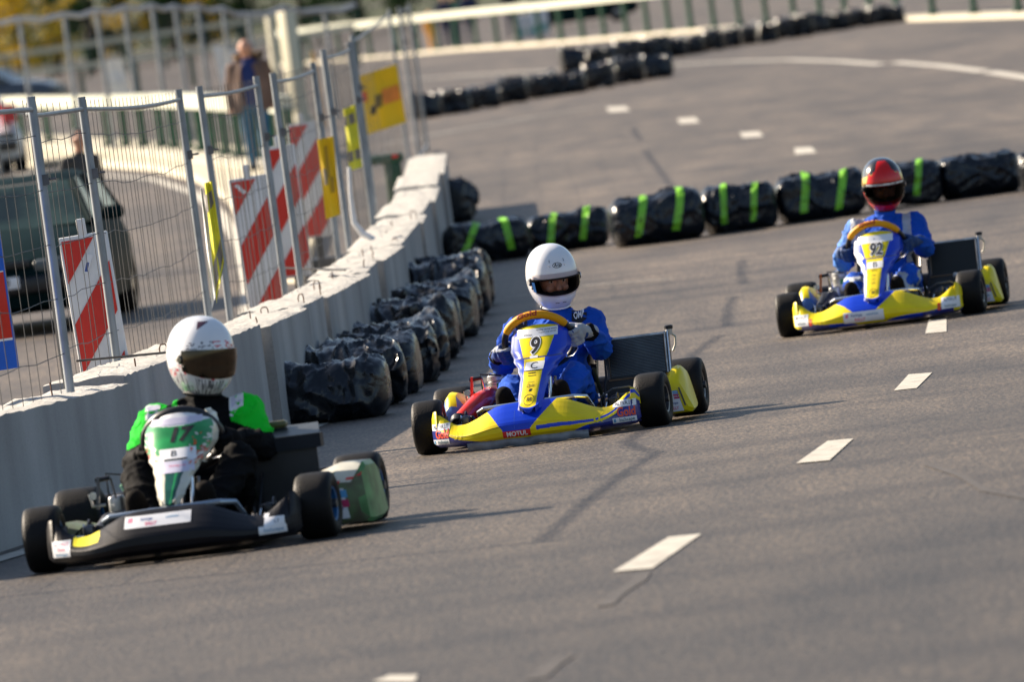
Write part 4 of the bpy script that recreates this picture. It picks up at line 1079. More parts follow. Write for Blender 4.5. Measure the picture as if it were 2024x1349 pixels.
def make_kart(style, loc, rz, label):
    K = empty('racing_kart', loc, rz); tag(K, label, 'racing kart', 'racing karts on the track')
    c17 = style == 17
    # --- frame
    mb = MB(); T = lambda p, r=.015, m_=STL: mb.tube(p, r, m_, n=10)
    for s in (-1, 1):
        T([(s*.28, -.18, .06), (s*.33, .1, .06), (s*.30, .45, .06), (s*.34, .9, .07), (s*.34, 1.12, .09)])
    T([(-.34, .02, .065), (.34, .02, .065)]); T([(-.31, .4, .06), (.31, .4, .06)]); T([(-.34, .9, .07), (.34, .9, .07)]); T([(-.28, -.18, .06), (.28, -.18, .06)])
    for s in (-1, 1): T([(s*.33, .05, .065), (s*.42, .03, .11), (s*.47, .01, .13)], .014); T([(s*.47, .01, .08), (s*.47, .02, .17)], .016); T([(s*.15, -.02, .11), (s*.45, -.03, .12)], .008, CHR)
    T([(-.62, 1.04, .14), (.62, 1.04, .14)], .02, CHR)
    mb.build('frame', K)
    mb = MB(); mb.box((0, .18, .038), (.60, .78, .006), FLR); mb.build('floor_tray', K)
    mb = MB()
    cm = CHR if not c17 else mat('tube_bluegrey', (.35, .42, .5), .3, metal=.8)
    mb.tube([(-.27, -.10, .10), (-.27, -.20, .178), (-.24, -.24, .192), (0, -.27, .198), (.20, -.24, .200), (.25, -.18, .19), (.27, -.08, .12)], .011, cm, n=10)
    mb.tube([(-.2, -.14, .08), (-.2, -.30, .10), (.2, -.30, .10), (.2, -.14, .08)], .011, cm, n=10)
    mb.build('front_bumper', K)
    for s in (-1, 1):
        mb = MB(); mb.tube([(s*.31, .22, .06), (s*.50, .25, .09), (s*.53, .3, .11), (s*.53, .7, .11), (s*.5, .76, .09), (s*.31, .78, .06)], .011, cm, n=8); mb.build('side_bumper', K)
    mb = MB(); mb.rbox((0, 1.24, .16), (1.30, .07, .15), .03, PLB); mb.tube([(-.3, 1.1, .1), (-.3, 1.22, .14)], .012, STL); mb.tube([(.3, 1.1, .1), (.3, 1.22, .14)], .012, STL); mb.build('rear_bumper', K)
    # --- fairing
    mb = MB(); pf = {9: paint9, 92: paint92, 17: paint17}[style]
    xs = frange(-.505, .505, 420); fs_ = frange(0, 1, 84)+[1.05, 1.1, 1.15, 1.2]
    mb.grid(FS, xs, fs_, lambda x, f: pf(x, min(f, 1)))
    mb.grid(lambda x, v: FS(x, 0)+Vector((0, .05*v, -.012*v)), frange(-.5, .5, 40), [0, 1], PLB if c17 else NAVY, flip=True)
    for s in (-1, 1):
        mb.grid(lambda f, v: FS(s*.505, f)+Vector((-s*.02*v, .09*v, 0)), frange(0, 1, 12), frange(0, 1, 2), pf(s*.5, .8), flip=(s > 0))
    for s in (-1, 1): end_stickers(mb, FZ, s, style)
    if style == 9:
        # dark seam line between upper and lower facet
        mb.grid(lambda x, v: FS(x, .40+v*.014 + .1*max(0, -x-.3)/.2)+Vector((0, -.0012, .0)), frange(-.45, -.14, 40), [0, 1], BLK)
        mb.patch(FZ, -.135, .0, .048, .078, INKR, .0014, 8); mb.text('MOTUL', FZ, -.066, .063, .030, WHI, .0024, .03, 0, sx=1.0)
        def Tp(x, v): return FS(x, 0) + Vector((0, -.004-.01*math.sin(v*3.1), -.034+v*.045+.004*math.sin(x*40)))
        mb.grid(Tp, frange(-.32, .27, 50), frange(0, 1, 5), GREYTAPE)
        mb.grid(lambda x, v: FS(x, .3+v*.5)+Vector((0, -.001, 0)), [-.075, -.073], frange(0, 1, 6), mat('paint_blue_edge', (.05, .12, .6), .3))
    if style == 92:
        club_sticker(mb, FZ, -.185, .055, .050, .112)
    if c17:
        club_sticker(mb, FZ, -.165, .10, .142, .186)
    mb.build('front_fairing', K, smooth=28)
    # --- nose panel
    S, Sg, tab = nose_fn(style); mb = MB()
    def pn(s, t):
        a = s*interp(tab, t)
        if c17:
            if abs(s) > 1: return CRM
            if t < .10 + .05*(1-s*s): return WHI
            if t < .40 and abs(s) < .86: return GRN
            if .2 < t < .55 and abs(s) > .62 and noise.noise(Vector((a*60, t*30, 0))) > .05: return mat('paint_rust', (.4, .06, .02), .4, coat=.3) if t > .36 else CRM
            if t < .5 and abs(s) > .5 and t < .46: return GRN
            if t > .58 and -.35 < s < .62: return GRN if .2 < s < .34 else GRND
            return CRM
        if abs(s) > 1: return BLU if s > 0 else mat('paint_lilac', (.28, .3, .55), .3, coat=.4)
        if s < -.90: return mat('paint_lilac', (.28, .3, .55), .3, coat=.4) if style == 9 else WHI
        hw = linterp([(0, .098), (.12, .092), (.38, .060), (.405, .058)], t) if t < .405 else linterp([(.405, .052), (.55, .046), (1, .038)], t)
        if .39 < t < .41: return NAVY
        if -hw*.98-.004 < a < hw-.004 and t < .985: return YEL if (t > .0) else BLU
        if style == 92 and .30 < abs(s) and s < -.72 and t > .35: return WHI
        return BLU
    ss = [-1.9, -1.6, -1.3, -1.1, -1.02]+frange(-1, 1, 120)+[1.02, 1.1, 1.3, 1.6, 1.9]
    mb.grid(Sg, ss, frange(0, 1.05, 190), pn, flip=True)
    bz = lambda z: z
    if style == 9:
        mb.patch(S, -.100, .098, .490, .533, WHI, .0012, 10, 0); mb.text('karting racing event', S, .045, .523, .012, mat('ink_grey', (.06, .06, .08), .5), .002, 0, 0, sx=1.); mb.text('autumn cup series', S, .05, .510, .011, mat('ink_grey', (.06, .06, .08), .5), .002, 0, 0, sx=1.)
        mb.text('Vilnius', S, -.045, .503, .016, mat('ink_grey', (.06, .06, .08), .5), .002, 0, .2, sx=1.)
        number(mb, S, '9', -.008, .444, .112, sx=.86, slant=.1); mb.patch(S, -.027, .012, .388, .400, WHI, .0014, 4)
        mb.patch(S, -.046, .046, .327, .368, BLK, .001, 5, .12); mb.patch(S, -.044, .047, .331, .370, WHI, .0018, 5, .12); mb.text('C', S, 0, .350, .044, BLK, .0026, 0, 0, sx=1.25)
        mb.patch(S, -.026, .012, .316, .320, BLK, .0014, 4); mb.patch(S, -.024, .016, .304, .3065, BLK, .0014, 4)
        mb.text('power', S, -.004, .276, .012, mat('ink_olive', (.25, .28, .02), .5), .0016, 0, .2); mb.text('Opfel', S, -.004, .258, .022, BLK, .0016, .0, .4, sx=.8)
        mb.patch(S, -.006, .006, .232, .244, BLK, .0014, 3, .4); mono(mb, S, -.001, .193, .024)
    if style == 92:
        mb.patch(S, -.110, .10, .483, .528, WHI, .0012, 10, 0); mb.patch(S, -.012, -.006, .504, .510, INKB, .002, 2)
        number(mb, S, '92', .002, .440, .100, sx=.78, slant=.1)
        mb.patch(S, -.047, .047, .330, .370, WHI, .0018, 5, .0); mb.patch(S, .047, .055, .330, .370, NAVY, .0016, 2, 0); mb.text('B', S, 0, .350, .042, BLK, .0026, 0, 0, sx=1.3)
        for z, t_ in ((.318, 'MTC'), (.292, 'sys'), (.268, 'oil'), (.245, 'KR')): mb.text(t_, S, -.002, z, .015, mat('ink_olive2', (.1, .1, .02), .5), .0016, 0, .1, sx=1.2)
        mono(mb, S, -.001, .19, .022)
    if c17:
        mb.patch(S, -.105, .098, .500, .530, mat('sticker_lilac', (.60, .58, .72), .4), .0012, 10)
        number(mb, S, '17', .012, .450, .085, outline=False, sx=1.05, slant=.2, mt=BLK)
        mb.patch(S, -.055, .085, .335, .392, WHI, .0016, 6, -.1); mb.patch(S, -.062, .080, .285, .335, mat('sticker_lilac', (.60, .58, .72), .4), .0014, 6, -.1); mb.text('B', S, .0, .368, .036, BLK, .0026, 0, 0, sx=1.3); mb.patch(S, -.035, .055, .338, .346, BLK, .0024, 4); mb.text('Karting cup', S, .02, .315, .014, PNK, .0024, 0, 0)
        rnd = random.Random(4)
        for k in range(26):
            a_, z_ = rnd.uniform(.055, .11), rnd.uniform(.30, .45); mb.patch(S, a_, a_+rnd.uniform(.004, .012), z_, z_+rnd.uniform(.004, .014), CRM if rnd.random() < .7 else ORG, .0014, 1, rnd.uniform(-1, 1))
    mb.build('number_panel', K, smooth=40)
    # --- steering
    WC = Vector((-.014, .35, .458)); al = R(34); WN = Vector((0, math.cos(al), math.sin(al))); WV = Vector((0, -math.sin(al), math.cos(al))); WX = Vector((1, 0, 0)); WR = .170
    if c17: WC = Vector((-.005, .35, .430)); WR = .150
    rim = lambda a: WC + WX*math.cos(a)*WR + WV*math.sin(a)*WR*(1.0 if math.sin(a) > 0 else .82)
    sw = empty('steering_wheel'); sw.parent = K; mb = MB()
    if c17: mb.tube([rim(a) for a in frange(0, 2*math.pi, 48)[:-1]], .024, PLB, n=12, closed=True)
    else: mb.tube([rim(a) for a in frange(R(125), R(395), 40)], .0165, PLB, n=12)
    mb.build('rim', sw)
    if not c17:
        mb = MB(); pa = [rim(a) for a in frange(R(34), R(150), 22)]; mb.tube(pa, [.018]+[.0205]*(len(pa)-2)+[.018], AMB, n=14)
        def TS(a, b):     # front upper side of the padded grip
            an = R(100) - a/WR; c = rim(an); rad = (c-WC).normalized(); nn = (rad*math.cos(b/.0212) + (-WN)*math.sin(b/.0212)); return c + nn*.0213
        mb2 = MB()
        mb.text('Gold', lambda a, b: TS(a, .012-b), 0, 0, .038, mat('ink_brick', (.42, .045, .01), .5), .001, .03, 0, sx=1.25)
        mb.build('grip', sw)
    mb = MB()
    for a in (R(-5), R(185), R(-90)): mb.tube([WC-WN*.02, rim(a)], .008, STL, n=6)
    mb.tube([WC-WN*.02, Vector((0, .16, .27)), Vector((0, .02, .1))], .011, STL, n=8); mb.build('column', sw)
    mb = MB(); mb.tube([rim(R(-12))+Vector((0, -.02, 0)), rim(R(-12))+Vector((.018, -.03, -.025)), rim(R(-20))+Vector((-.005, -.03, -.04)), rim(R(-25))+Vector((-.035, -.02, -.035)), rim(R(-5))+Vector((-.045, -.02, .0))], .0035, CHR, n=6); mb.build('shift_lever', sw)
    # --- pedals, seat
    for s in (-1, 1):
        mb = MB(); mb.tube([(s*.06, -.10, .07), (s*.07, -.13, .20), (s*.16, -.13, .20)], .006, CHR, n=6); mb.box((s*.14, -.125, .15), (.12, .07, .012), PLB); mb.build('pedal', K)
    mb = MB(); mb.tube([(.045, -.02, .06), (.06, .03, .30)], .009, CHR, n=8); mb.tube([(.075, -.02, .06), (.085, .03, .30)], .007, STL, n=8); mb.build('column_support', K)
    mb = MB()
    def SE(u, v):      # bucket seat shell
        an = lerp(-1.75, 1.75, u); y = lerp(.46, .90, v**.9); h = lerp(.07, .40, max(0, (v-.35)/.65)**1.2) if v > .35 else .07
        r_ = .195; side = max(0, abs(an)-.5); return Vector((math.sin(an)*r_, y - .03*math.cos(an), h + .012 + max(0, (1-math.cos(side)))*.24*(1-.4*v)))
    mb.grid(SE, frange(0, 1, 24), frange(0, 1, 14), PLB); mb.grid(lambda u, v: SE(u, v)+Vector((0, .008, -.008)), frange(0, 1, 24), frange(0, 1, 14), PLB, flip=True); mb.build('seat', K)
    mb = MB(); mb.tube([(.20, .55, .30), (.215, .62, .16), (.205, .70, .06)], .010, mat('stay_olive', (.06, .07, .05), .4, metal=.5), n=8); mb.tube([(.235, .5, .12), (.25, .6, .25), (.24, .7, .33)], .006, PLB, n=6); mb.build('seat_stay', K)
    # --- radiator (driver's left)
    rd = empty('radiator'); rd.parent = K; tilt = Matrix.Rotation(R(-14), 3, 'X'); O_ = Vector((.395, .74, .325))
    if not c17:
        mb = MB(); mb.box(O_, (.275, .022, .185), PLB, tilt)
        for i in range(25):
            z = -.088+i*.00735; mb.box(O_+tilt @ Vector((0, -.013, z)), (.27, .006, .0030), mat('fin_metal', (.13, .14, .15), .35, metal=.85, var=.3) if style == 9 else mat('fin_dark', (.03, .035, .04), .5, metal=.3), tilt)
        mb.build('core', rd, smooth=None)
        mb = MB()
        mb.box(O_+tilt @ Vector((0, 0, .098)), (.30, .035, .010), ALU, tilt); mb.box(O_+tilt @ Vector((0, 0, -.098)), (.30, .035, .010), PLB, tilt)
        for x in (.146, .160): mb.box(O_+tilt @ Vector((x, -.006, .002)), (.006, .04, .205), CHR if x > .15 else ALU, tilt)
        mb.box(O_+tilt @ Vector((.153, .004, .002)), (.022, .032, .20), STL, tilt); mb.box(O_+tilt @ Vector((-.146, -.004, 0)), (.012, .036, .20), STL, tilt)
        mb.build('side_tank', rd)
        mb = MB(); c_ = O_+tilt @ Vector((.165, 0, .118)); mb.lathe([(0, -.03), (.016, -.03), (.018, 0), (.0, .0)], c_, (0, 0, 1), ALU, 16); mb.lathe([(0, -.002), (.021, -.002), (.022, .014), (.016, .018), (0, .018)], c_, (0, 0, 1), PLB, 16); mb.build('filler_cap', rd)
        mb = MB(); mb.tube([c_+Vector((.006, .0, -.02)), c_+Vector((.026, .01, -.04)), c_+Vector((.022, .01, -.08)), c_+Vector((.008, .0, -.11))], .006, mat('hose_clear', (.55, .5, .4), .4), n=8); mb.build('hose', rd)
        mb = MB(); mb.box((.38, .70, .135), (.30, .012, .17), PLB, tilt); mb.lathe([(0, 0), (.018, 0), (.0, .006)], (.40, .69, .218), (0, -1, 0), ALU, 16); mb.build('radiator_shield', rd)
    else:
        mb = MB(); mb.box((.335, .62, .225), (.285, .016, .24), mat('shield_black', (.018, .018, .02), .5, var=.3)); mb.box((.335, .64, .365), (.33, .09, .055), mat('shield_top', (.012, .015, .022), .5, spec=.2, var=.2)); mb.build('core', rd, smooth=None)
        mb = MB(); mb.add([(.20, .60, .395), (.50, .60, .395), (.46, .86, .43), (.22, .86, .43)], [(0, 1, 2, 3)], mat('film_grey', (.05, .055, .06), .4, spec=.2, var=.2)); mb.rbox((.30, .80, .44), (.09, .06, .03), .012, mat('cap_olive', (.12, .11, .04), .4)); mb.build('side_tank', rd)
    # --- engine (driver's right)
    en = empty('engine'); en.parent = K
    ex, ey = (-.285, .60) if not c17 else (-.30, .62)
    mb = MB()
    if style != 17:
        mb.lathe([(0, .0), (.036, .0), (.040, .01)] + [q for i in range(6) for q in ((.040, .012+i*.013), (.047, .014+i*.013), (.047, .020+i*.013), (.040, .022+i*.013))] + [(.046, .095), (.046, .115), (.030, .128), (0, .130)], (ex, ey, .205), (0, 0, 1), ALU, 24)
        for k in range(8): a = k*.785; mb.tube([(ex+.036*math.cos(a), ey+.036*math.sin(a), .322), (ex+.036*math.cos(a), ey+.036*math.sin(a), .338)], .006, CHR, n=6)
        mb.box((ex+.02, ey-.047, .27), (.03, .004, .03), mat('tag_green', (.0, .2, .08), .4))
    mb.rbox((ex, ey+.02, .14), (.15, .2, .14), .03, STL); mb.build('cylinder', en)
    mb = MB(); mb.rbox((ex-.03, ey-.11, .20), (.06, .07, .10), .015, ALU); mb.tube([(ex+.04, ey-.1, .32), (ex-.06, ey-.11, .34), (ex-.055, ey-.13, .26), (ex-.03, ey-.12, .20)], .004, PLB, n=6)
    mb.lathe([(0, 0), (.03, 0), (.03, .02), (0, .02)], (ex-.01, ey-.15, .16), (0, -1, 0), STL, 16); mb.tube([(ex-.02, ey-.1, .1), (ex+.06, ey-.2, .18), (ex+.1, ey-.3, .1)], .007, PLB, n=6)
    mb.build('carburettor', en)
    mb = MB()
    if style == 9:
        mb.tube([(-.42, .12, .13), (-.41, .16, .145), (-.345, .34, .205), (-.31, .46, .23), (-.30, .52, .24)], [.02, .040, .052, .046, .03], REDM, n=20)
        mb.tube([(-.425, .09, .125), (-.42, .13, .135)], [.03, .046], PLB, n=16)
    elif style == 92:
        mb.tube([(-.38, .20, .14), (-.35, .34, .18), (-.32, .48, .2)], [.03, .048, .03], PLB, n=18)
    else:
        mb.tube([(-.36, .20, .12), (-.34, .34, .15), (-.31, .5, .16)], [.03, .04, .03], STL, n=18)
        mb.tube([(-.22, .3, .10), (-.22, .3, .24)], .035, PLB, n=16); mb.tube([(-.24, .3, .24), (-.27, .31, .29), (-.24, .32, .31), (-.2, .32, .28)], .009, mat('hose_mint', (.2, .42, .28), .3), n=8)
    mb.build('exhaust', en)
    lv = REDM if style == 9 else (mat('lever_orange', (.5, .12, .02), .4) if style == 92 else STL)
    mb = MB(); mb.box((-.385, .42, .27), (.012, .02, .13), lv, Matrix.Rotation(R(8), 3, 'Y')); mb.tube([(-.39, .42, .32), (-.33, .42, .325)], .010, PLB, n=8); mb.tube([(-.33, .42, .325), (-.32, .44, .24)], .005, CHR, n=6)
    mb.lathe([(0, 0), (.016, 0), (.016, .012), (0, .012)], (-.405, .41, .26), (0, -1, 0), CHR, 12); mb.tube([(-.42, .41, .27), (-.41, .41, .22), (-.36, .42, .22)], .006, ALU, n=6); mb.build('gear_linkage', en)
    # front hubs, brake parts between the fairing dip and the frame
    for s in (-1, 1):
        mb = MB(); rnd = random.Random(3)
        mb.lathe([(.02, 0), (.055, 0), (.055, .006), (.02, .006)], (s*.37, .02, .13), (1, 0, 0), STL, 20); mb.rbox((s*.36, -.04, .14), (.04, .05, .05), .01, STL if s < 0 else PLB)
        for k in range(8): x = s*rnd.uniform(.25, .44); y = rnd.uniform(-.08, .1); mb.tube([(x, y, .07), (x+rnd.uniform(-.03, .03), y+.02, rnd.uniform(.12, .17)), (x+rnd.uniform(-.06, .06), y+.05, .1)], .005, rnd.choice([PLB, PLB, STL, CHR]), n=6)
        mb.tube([(s*.30, -.05, .08), (s*.33, -.03, .155), (s*.37, 0, .16), (s*.40, .03, .09)], .009, PLB, n=8)
        mb.build('brake', K)
    if style == 9 or style == 92:
        mb = MB(); mb.tube([(.24, .30, .10), (.27, .22, .17), (.33, .20, .20), (.40, .26, .20), (.44, .4, .16)], .005, mat('cable_grey', (.12, .12, .12), .4), n=6); mb.rbox((.36, .30, .12), (.14, .2, .10), .04, PLB); mb.build('battery_box', K)
    # --- side pods
    for s in (-1, 1):
        mb = pod_mesh(style, s)
        if s > 0:
            def SF(a, b):     # front face of the pod
                a -= .025
                
                if style == 17: return Vector((a, .233 + .04*max(0, b-.20)/.05, b))
                y = linterp([(.04, .277), (.055, .265), (.17, .265), (.205, .28), (.255, .34)], b); return Vector((a, y-.003, b))
            if style != 17:
                mb.patch(SF, .560, .665, .062, .150, NAVY, .001, 6, -.2)
                mb.patch(SF, .585, .665, .052, .150, WHI, .002, 6, -.25); mb.text('Gold', SF, .60, .132, .022, LIM, .003, .02, 0, sx=.9)
                mb.patch(SF, .632, .656, .136, .152, mat('ink_azure', (.1, .35, .65), .5), .003, 3, -.2); mb.text('LIQUI', SF, .644, .144, .009, WHI, .004, .01, 0)
                mb.patch(SF, .635, .660, .112, .134, mat('ink_crimson', (.5, .03, .12), .5), .003, 3, -.2); mb.text('MOLY', SF, .648, .123, .010, WHI, .004, .01, 0)
                mb.text('Kartingas', SF, .628, .092, .016, INKB, .003, .01, 0, sx=.85); mb.text('RALLY', SF, .630, .067, .020, PNK, .003, .03, 0, sx=.8)
                mb.patch(SF, .575, .615, .158, .168, STL, .003, 3, .0); mb.patch(SF, .672, .680, .075, .165, STL, .003, 3, -.25)
            else:
                mb.patch(SF, .555, .65, .055, .175, WHI, .002, 6, -.12); mb.text('Gold', SF, .59, .145, .026, mat('ink_olive', (.25, .28, .02), .5), .003, .02, 0, sx=.9)
                mb.patch(SF, .628, .655, .138, .168, mat('ink_azure', (.1, .35, .65), .5), .003, 3, -.1); mb.patch(SF, .632, .660, .100, .130, mat('ink_crimson', (.5, .03, .12), .5), .003, 3, -.1)
                mb.text('Kartingas', SF, .602, .098, .02, mat('ink_violet', (.15, .08, .4), .5), .003, .01, 0, sx=.9); mb.text('RALLY', SF, .602, .07, .024, PNK, .003, .03, 0, sx=.8)
                for a_, z_ in ((.53, .195), (.57, .20), (.60, .19), (.66, .205), (.69, .215)): mb.patch(SF, a_, a_+.03, z_, z_+.014, INKR, .003, 2, .6)
        mb.build('side_pod', K, smooth=30)
    rc = RIM if style != 17 else mat('rim_blue', (.02, .12, .3), .4, metal=.3)
    wheel(K, -.545, 0, .130, .148, R(2.), rc, -1); wheel(K, .545, 0, .130, .148, R(-3.5), rc, 1)
    wheel(K, -.572, 1.04, .140, .19, 0, rc, -1); wheel(K, .572, 1.04, .140, .19, 0, rc, 1)
    return K, rim, WC, WN, WR

# ================================================================== DRIVERS
ELO, EHI, AZO = -27, 2.5, 58
def helmet_S(sc=1.):
    def S(az, el, off=0.):
        a = R(az); e = el
        k = (abs(az)/60)**2 if abs(az) < 90 else 0
        if -60 < el < 0: e = el + 7.5*min(k, 1.3)*max(0, 1-abs(el+27)/30)
        e = R(e); d = Vector((math.sin(a)*math.cos(e), -math.cos(a)*math.cos(e), math.sin(e)))
        rx, ry, rz_ = .124, (.150 if d.y < 0 else .160), (.163 if d.z > 0 else .172)
        p = 2.25; r = (abs(d.x/rx)**p+abs(d.y/ry)**p+abs(d.z/rz_)**p)**(-1/p); q = d*r
        t = max(0, -q.z/.17); q.x *= 1-.17*t**1.7
        if q.y < 0: q.y *= 1 + .10*max(0, 1-abs(q.z+.10)/.07) ; 
        else: q.y *= 1-.22*t
        n_ = d
        return (q + n_*off)*sc
    return S
def make_helmet(parent, c, yaw, pitch, roll, style):
    H = empty('helmet', c); H.parent = parent; H.rotation_euler = (pitch, roll, yaw)
    S = helmet_S()
    azs = sorted(set([-180, 180, -AZO, AZO] + list(range(-180, 181, 4)))); els = sorted(set([ELO, EHI, -60, 90] + list(range(-60, 91, 4))))
    def paint(az, el):
        if abs(az) < AZO and ELO < el < EHI: return None
        if style == 9: return HELW
        if style == 17:
            if -60 < el < 0 and abs(az) < 140:
                if 72 < abs(az) < 100 and noise.noise(Vector((az*.5, el*.05, 3))) > .18: return mat('helmet_grey', (.2, .2, .22), .25, coat=.5)
                if el < -34 and noise.noise(Vector((az*.9, el*.04, 8))) > .12: return mat('helmet_grey', (.2, .2, .22), .25, coat=.5)
                if -34 < el < -20 and noise.noise(Vector((az*.12, el*.12, 1))) > .25: return mat('helmet_pink', (.62, .14, .16), .25, coat=.5)
            if 14 < el < 26 and abs(az) < 60 and noise.noise(Vector((az*.16, el*.3, 5))) > .12: return mat('helmet_pink', (.62, .14, .16), .25, coat=.5) if az > -10 else mat('helmet_grey', (.2, .2, .22), .25, coat=.5)
            if 45 < el < 62 and -38 < az < -38+ (el-45)*2.0: return mat('helmet_plum', (.10, .04, .06), .25, coat=.5)
            return HELW
        # red, gold and black pattern
        x = abs(az)
        if el > EHI-1:
            if el < 36 + 5*math.sin(x*.3) and x < 58-(el)*.35: return HELR
            if el < 70 and x < 24: return HELR
            if el < 30-(x-60)*.2 and x < 96: return HELG
            return HELK
        if el < -30: return HELR if x < 78 else HELK
        if x >= AZO: return HELG if (x-AZO) < 30 + el*.5 else (HELR if el < -15 else HELK)
        return HELK
    az2 = azs if style == 9 else sorted(set(azs + [a+.0 for a in range(-180, 181, 2)])); el2 = els if style == 9 else sorted(set(els+list(range(-60, 91, 2))))
    mb = MB(); mb.grid(lambda a, e: S(a, e), az2, el2, paint, flip=False)
    mb.grid(lambda a, e: S(a, e)*.94, azs, els, lambda a, e: None if (abs(a) < AZO and ELO < e < EHI) else BLK, flip=True)
    mb.grid(lambda a, v: S(a, -60)*(1-.14*v)+Vector((0, 0, -.004*math.sin(v*3.1))), azs, [0, .3, .6, 1], BLK, flip=True)
    # rim of the eye port
    for e, vz in ((ELO, 1), (EHI, 1)):
        mb.tube([S(a, e, .001) for a in range(-AZO, AZO+1, 4)], .0045, BLK, n=6)
    for a in (-AZO, AZO): mb.tube([S(a, e, .001) for e in frange(ELO, EHI, 6)], .0045, BLK, n=6)
    mb.tube([S(a, -60, .001) for a in range(-180, 180, 6)], .005, HELW if style == 9 else BLK, n=6, closed=True)
    if style == 9:
        # logo plate, vents, pivots
        SL = lambda a, b: S(math.degrees(a/.150), math.degrees(math.asin(max(-1, min(1, b/.16)))))
        def ov(r0, r1, mt, off): mb.grid(lambda u, v: SL(.0+math.cos(u)*(r0+v), .074+math.sin(u)*(r1+v)) + Vector((0, -off, 0)), frange(0, 2*math.pi, 32), [-.0025, 0], mt, flip=True)
        ov(.0255, .0125, BLK, .0018)
        mb.text('Arai', SL, 0, .0738, .0215, BLK, .002, .012, .25, sx=1.0)
        for s in (-1, 1):
            mb.grid(lambda u, v: SL(s*.042+u, .088+v)+Vector((0, -.0018, 0)), [0, .003], [0, .012], BLK)
            mb.ell(SL(s*.042, .076)+Vector((0, .002, 0)), (.006, .006, .004), HELW)
            mb.grid(lambda u, v: SL(s*.040+u+.0, .068+v)+Vector((0, -.0018, 0)), [-.003, .003], [0, .002], mat('shade_grey', (.3, .3, .32), .4))
            mb.grid(lambda u, v: S(s*9+u, -43+v, .0018), [-5, 5], [-.6, .6], BLK)
    for s in (-1, 1):
        c_ = S(s*68, -4, .002); ax = Vector((s, -.25, 0)).normalized()
        mb.lathe([(0, .012), (.012, .012), (.014, .008), (.014, -.006)], c_, ax, ALU if style == 9 else HELK, 16); mb.lathe([(.0145, .009), (.019, .004), (.019, -.006)], c_, ax, BLK, 16)
        c_ = S(s*62, -20, .0035); mb.ell(c_, (.006, .009, .008), BLK)
    mb.build('shell', H, smooth=40)
    vm = {9: VIS, 17: VISM, 92: VISD}[style]; mb = MB()
    lo, hi, aw = (-29.5 if style != 92 else -37, 13, 66)
    off = .0065
    mb.grid(lambda a, e: S(a, e, off+.002*math.cos(R(a))), frange(-aw, aw, 40), frange(lo, hi, 18), vm)
    if style == 17: mb.grid(lambda a, e: S(a, e, off-.003), frange(-aw, aw, 30), frange(lo, hi, 12), BLK, flip=True)
    if style == 92: mb.grid(lambda a, e: S(a, e, off+.0035), frange(-50, 50, 30), [7.5, 11.5], mat('visor_strip', (.55, .57, .6), .3, metal=.5, var=.5, vscale=60))
    if style in (9,): mb.grid(lambda a, e: S(a, e, off+.0035), [-58, -50], [-2, -26], mat('visor_tab', (.02, .1, .3), .3)); mb.grid(lambda a, e: S(a, e, off+.003), [50, 56], frange(-24, 2, 3), mat('visor_amber', (.35, .28, .1), .3))
    mb.build('visor', H, smooth=60)
    # face
    mb = MB(); mb.ell((0, -.025, .0), (.072, .085, .105), SKIN, n=24); mb.cap((0, -.108, -.02), .009, (0, -.122, -.045), .013, SKIN)
    for s in (-1, 1):
        mb.cap((s*.012, -.104, .012), .010, (s*.045, -.090, .010), .010, SKIN); mb.ell((s*.035, -.088, -.045), (.022, .02, .02), SKIN)
    face = remeshed(mb, 'face', .005, SKIN, H, 3)
    mb = MB()
    for s in (-1, 1):
        mb.ell((s*.030, -.099, -.010), (.013, .008, .007), mat('eye_white', (.5, .5, .48), .3)); mb.ell((s*.030, -.106, -.010), (.005, .003, .005), BLK); mb.cap((s*.016, -.113, .010), .003, (s*.045, -.102, .012), .003, mat('brow', (.04, .02, .01), .8))
    mb.build('eyes', H)
    mb = MB(); mb.grid(lambda a, e: Vector((math.sin(R(a))*.083, -math.cos(R(a))*.102+.0, math.sin(R(e))*.11-.0)) , frange(-70, 70, 16), frange(-70, -32, 6), BLK); mb.build('balaclava', H)
    return H

def glove(parent, P_, T, O, N, W_, matf, name='glove'):
    mb = MB()
    pc = P_ + O*.042 + N*.012
    rot = Matrix((T, O, N)).transposed()
    mb.ell(pc, (.047, .038, .028), GLVK, rot); mb.ell(P_+O*.030-N*.012, (.040, .022, .022), GLVK, rot)
    ends = (150, 172, 165, 140)
    for i in range(4):
        o = T*((i-1.5)*.0235); pts = []
        for k, th in enumerate((-30, 25, 80, 125, ends[i])):
            a = R(th); rho = (.039 if k == 1 else .035) - (.001*k); pts.append(P_ + o + (O*math.cos(a) - N*math.sin(a))*rho)
        for k in range(4): mb.cap(pts[k], [.0135, .0128, .0120, .0112][k], pts[k+1], [.0128, .0120, .0112, .0100][k])
    mb.cap(pc + T*.03 + N*.006, .014, P_ + T*.045 + N*.024 - O*.002, .012); mb.cap(P_ + T*.045 + N*.024 - O*.002, .012, P_ + T*.040 + N*.016 - O*.026, .010)
    mb.cap(pc, .028, W_, .034); mb.cap(W_, .034, W_ + (W_-pc).normalized()*.03, .036)
    return remeshed(mb, name, .0038, matf, parent, 2)

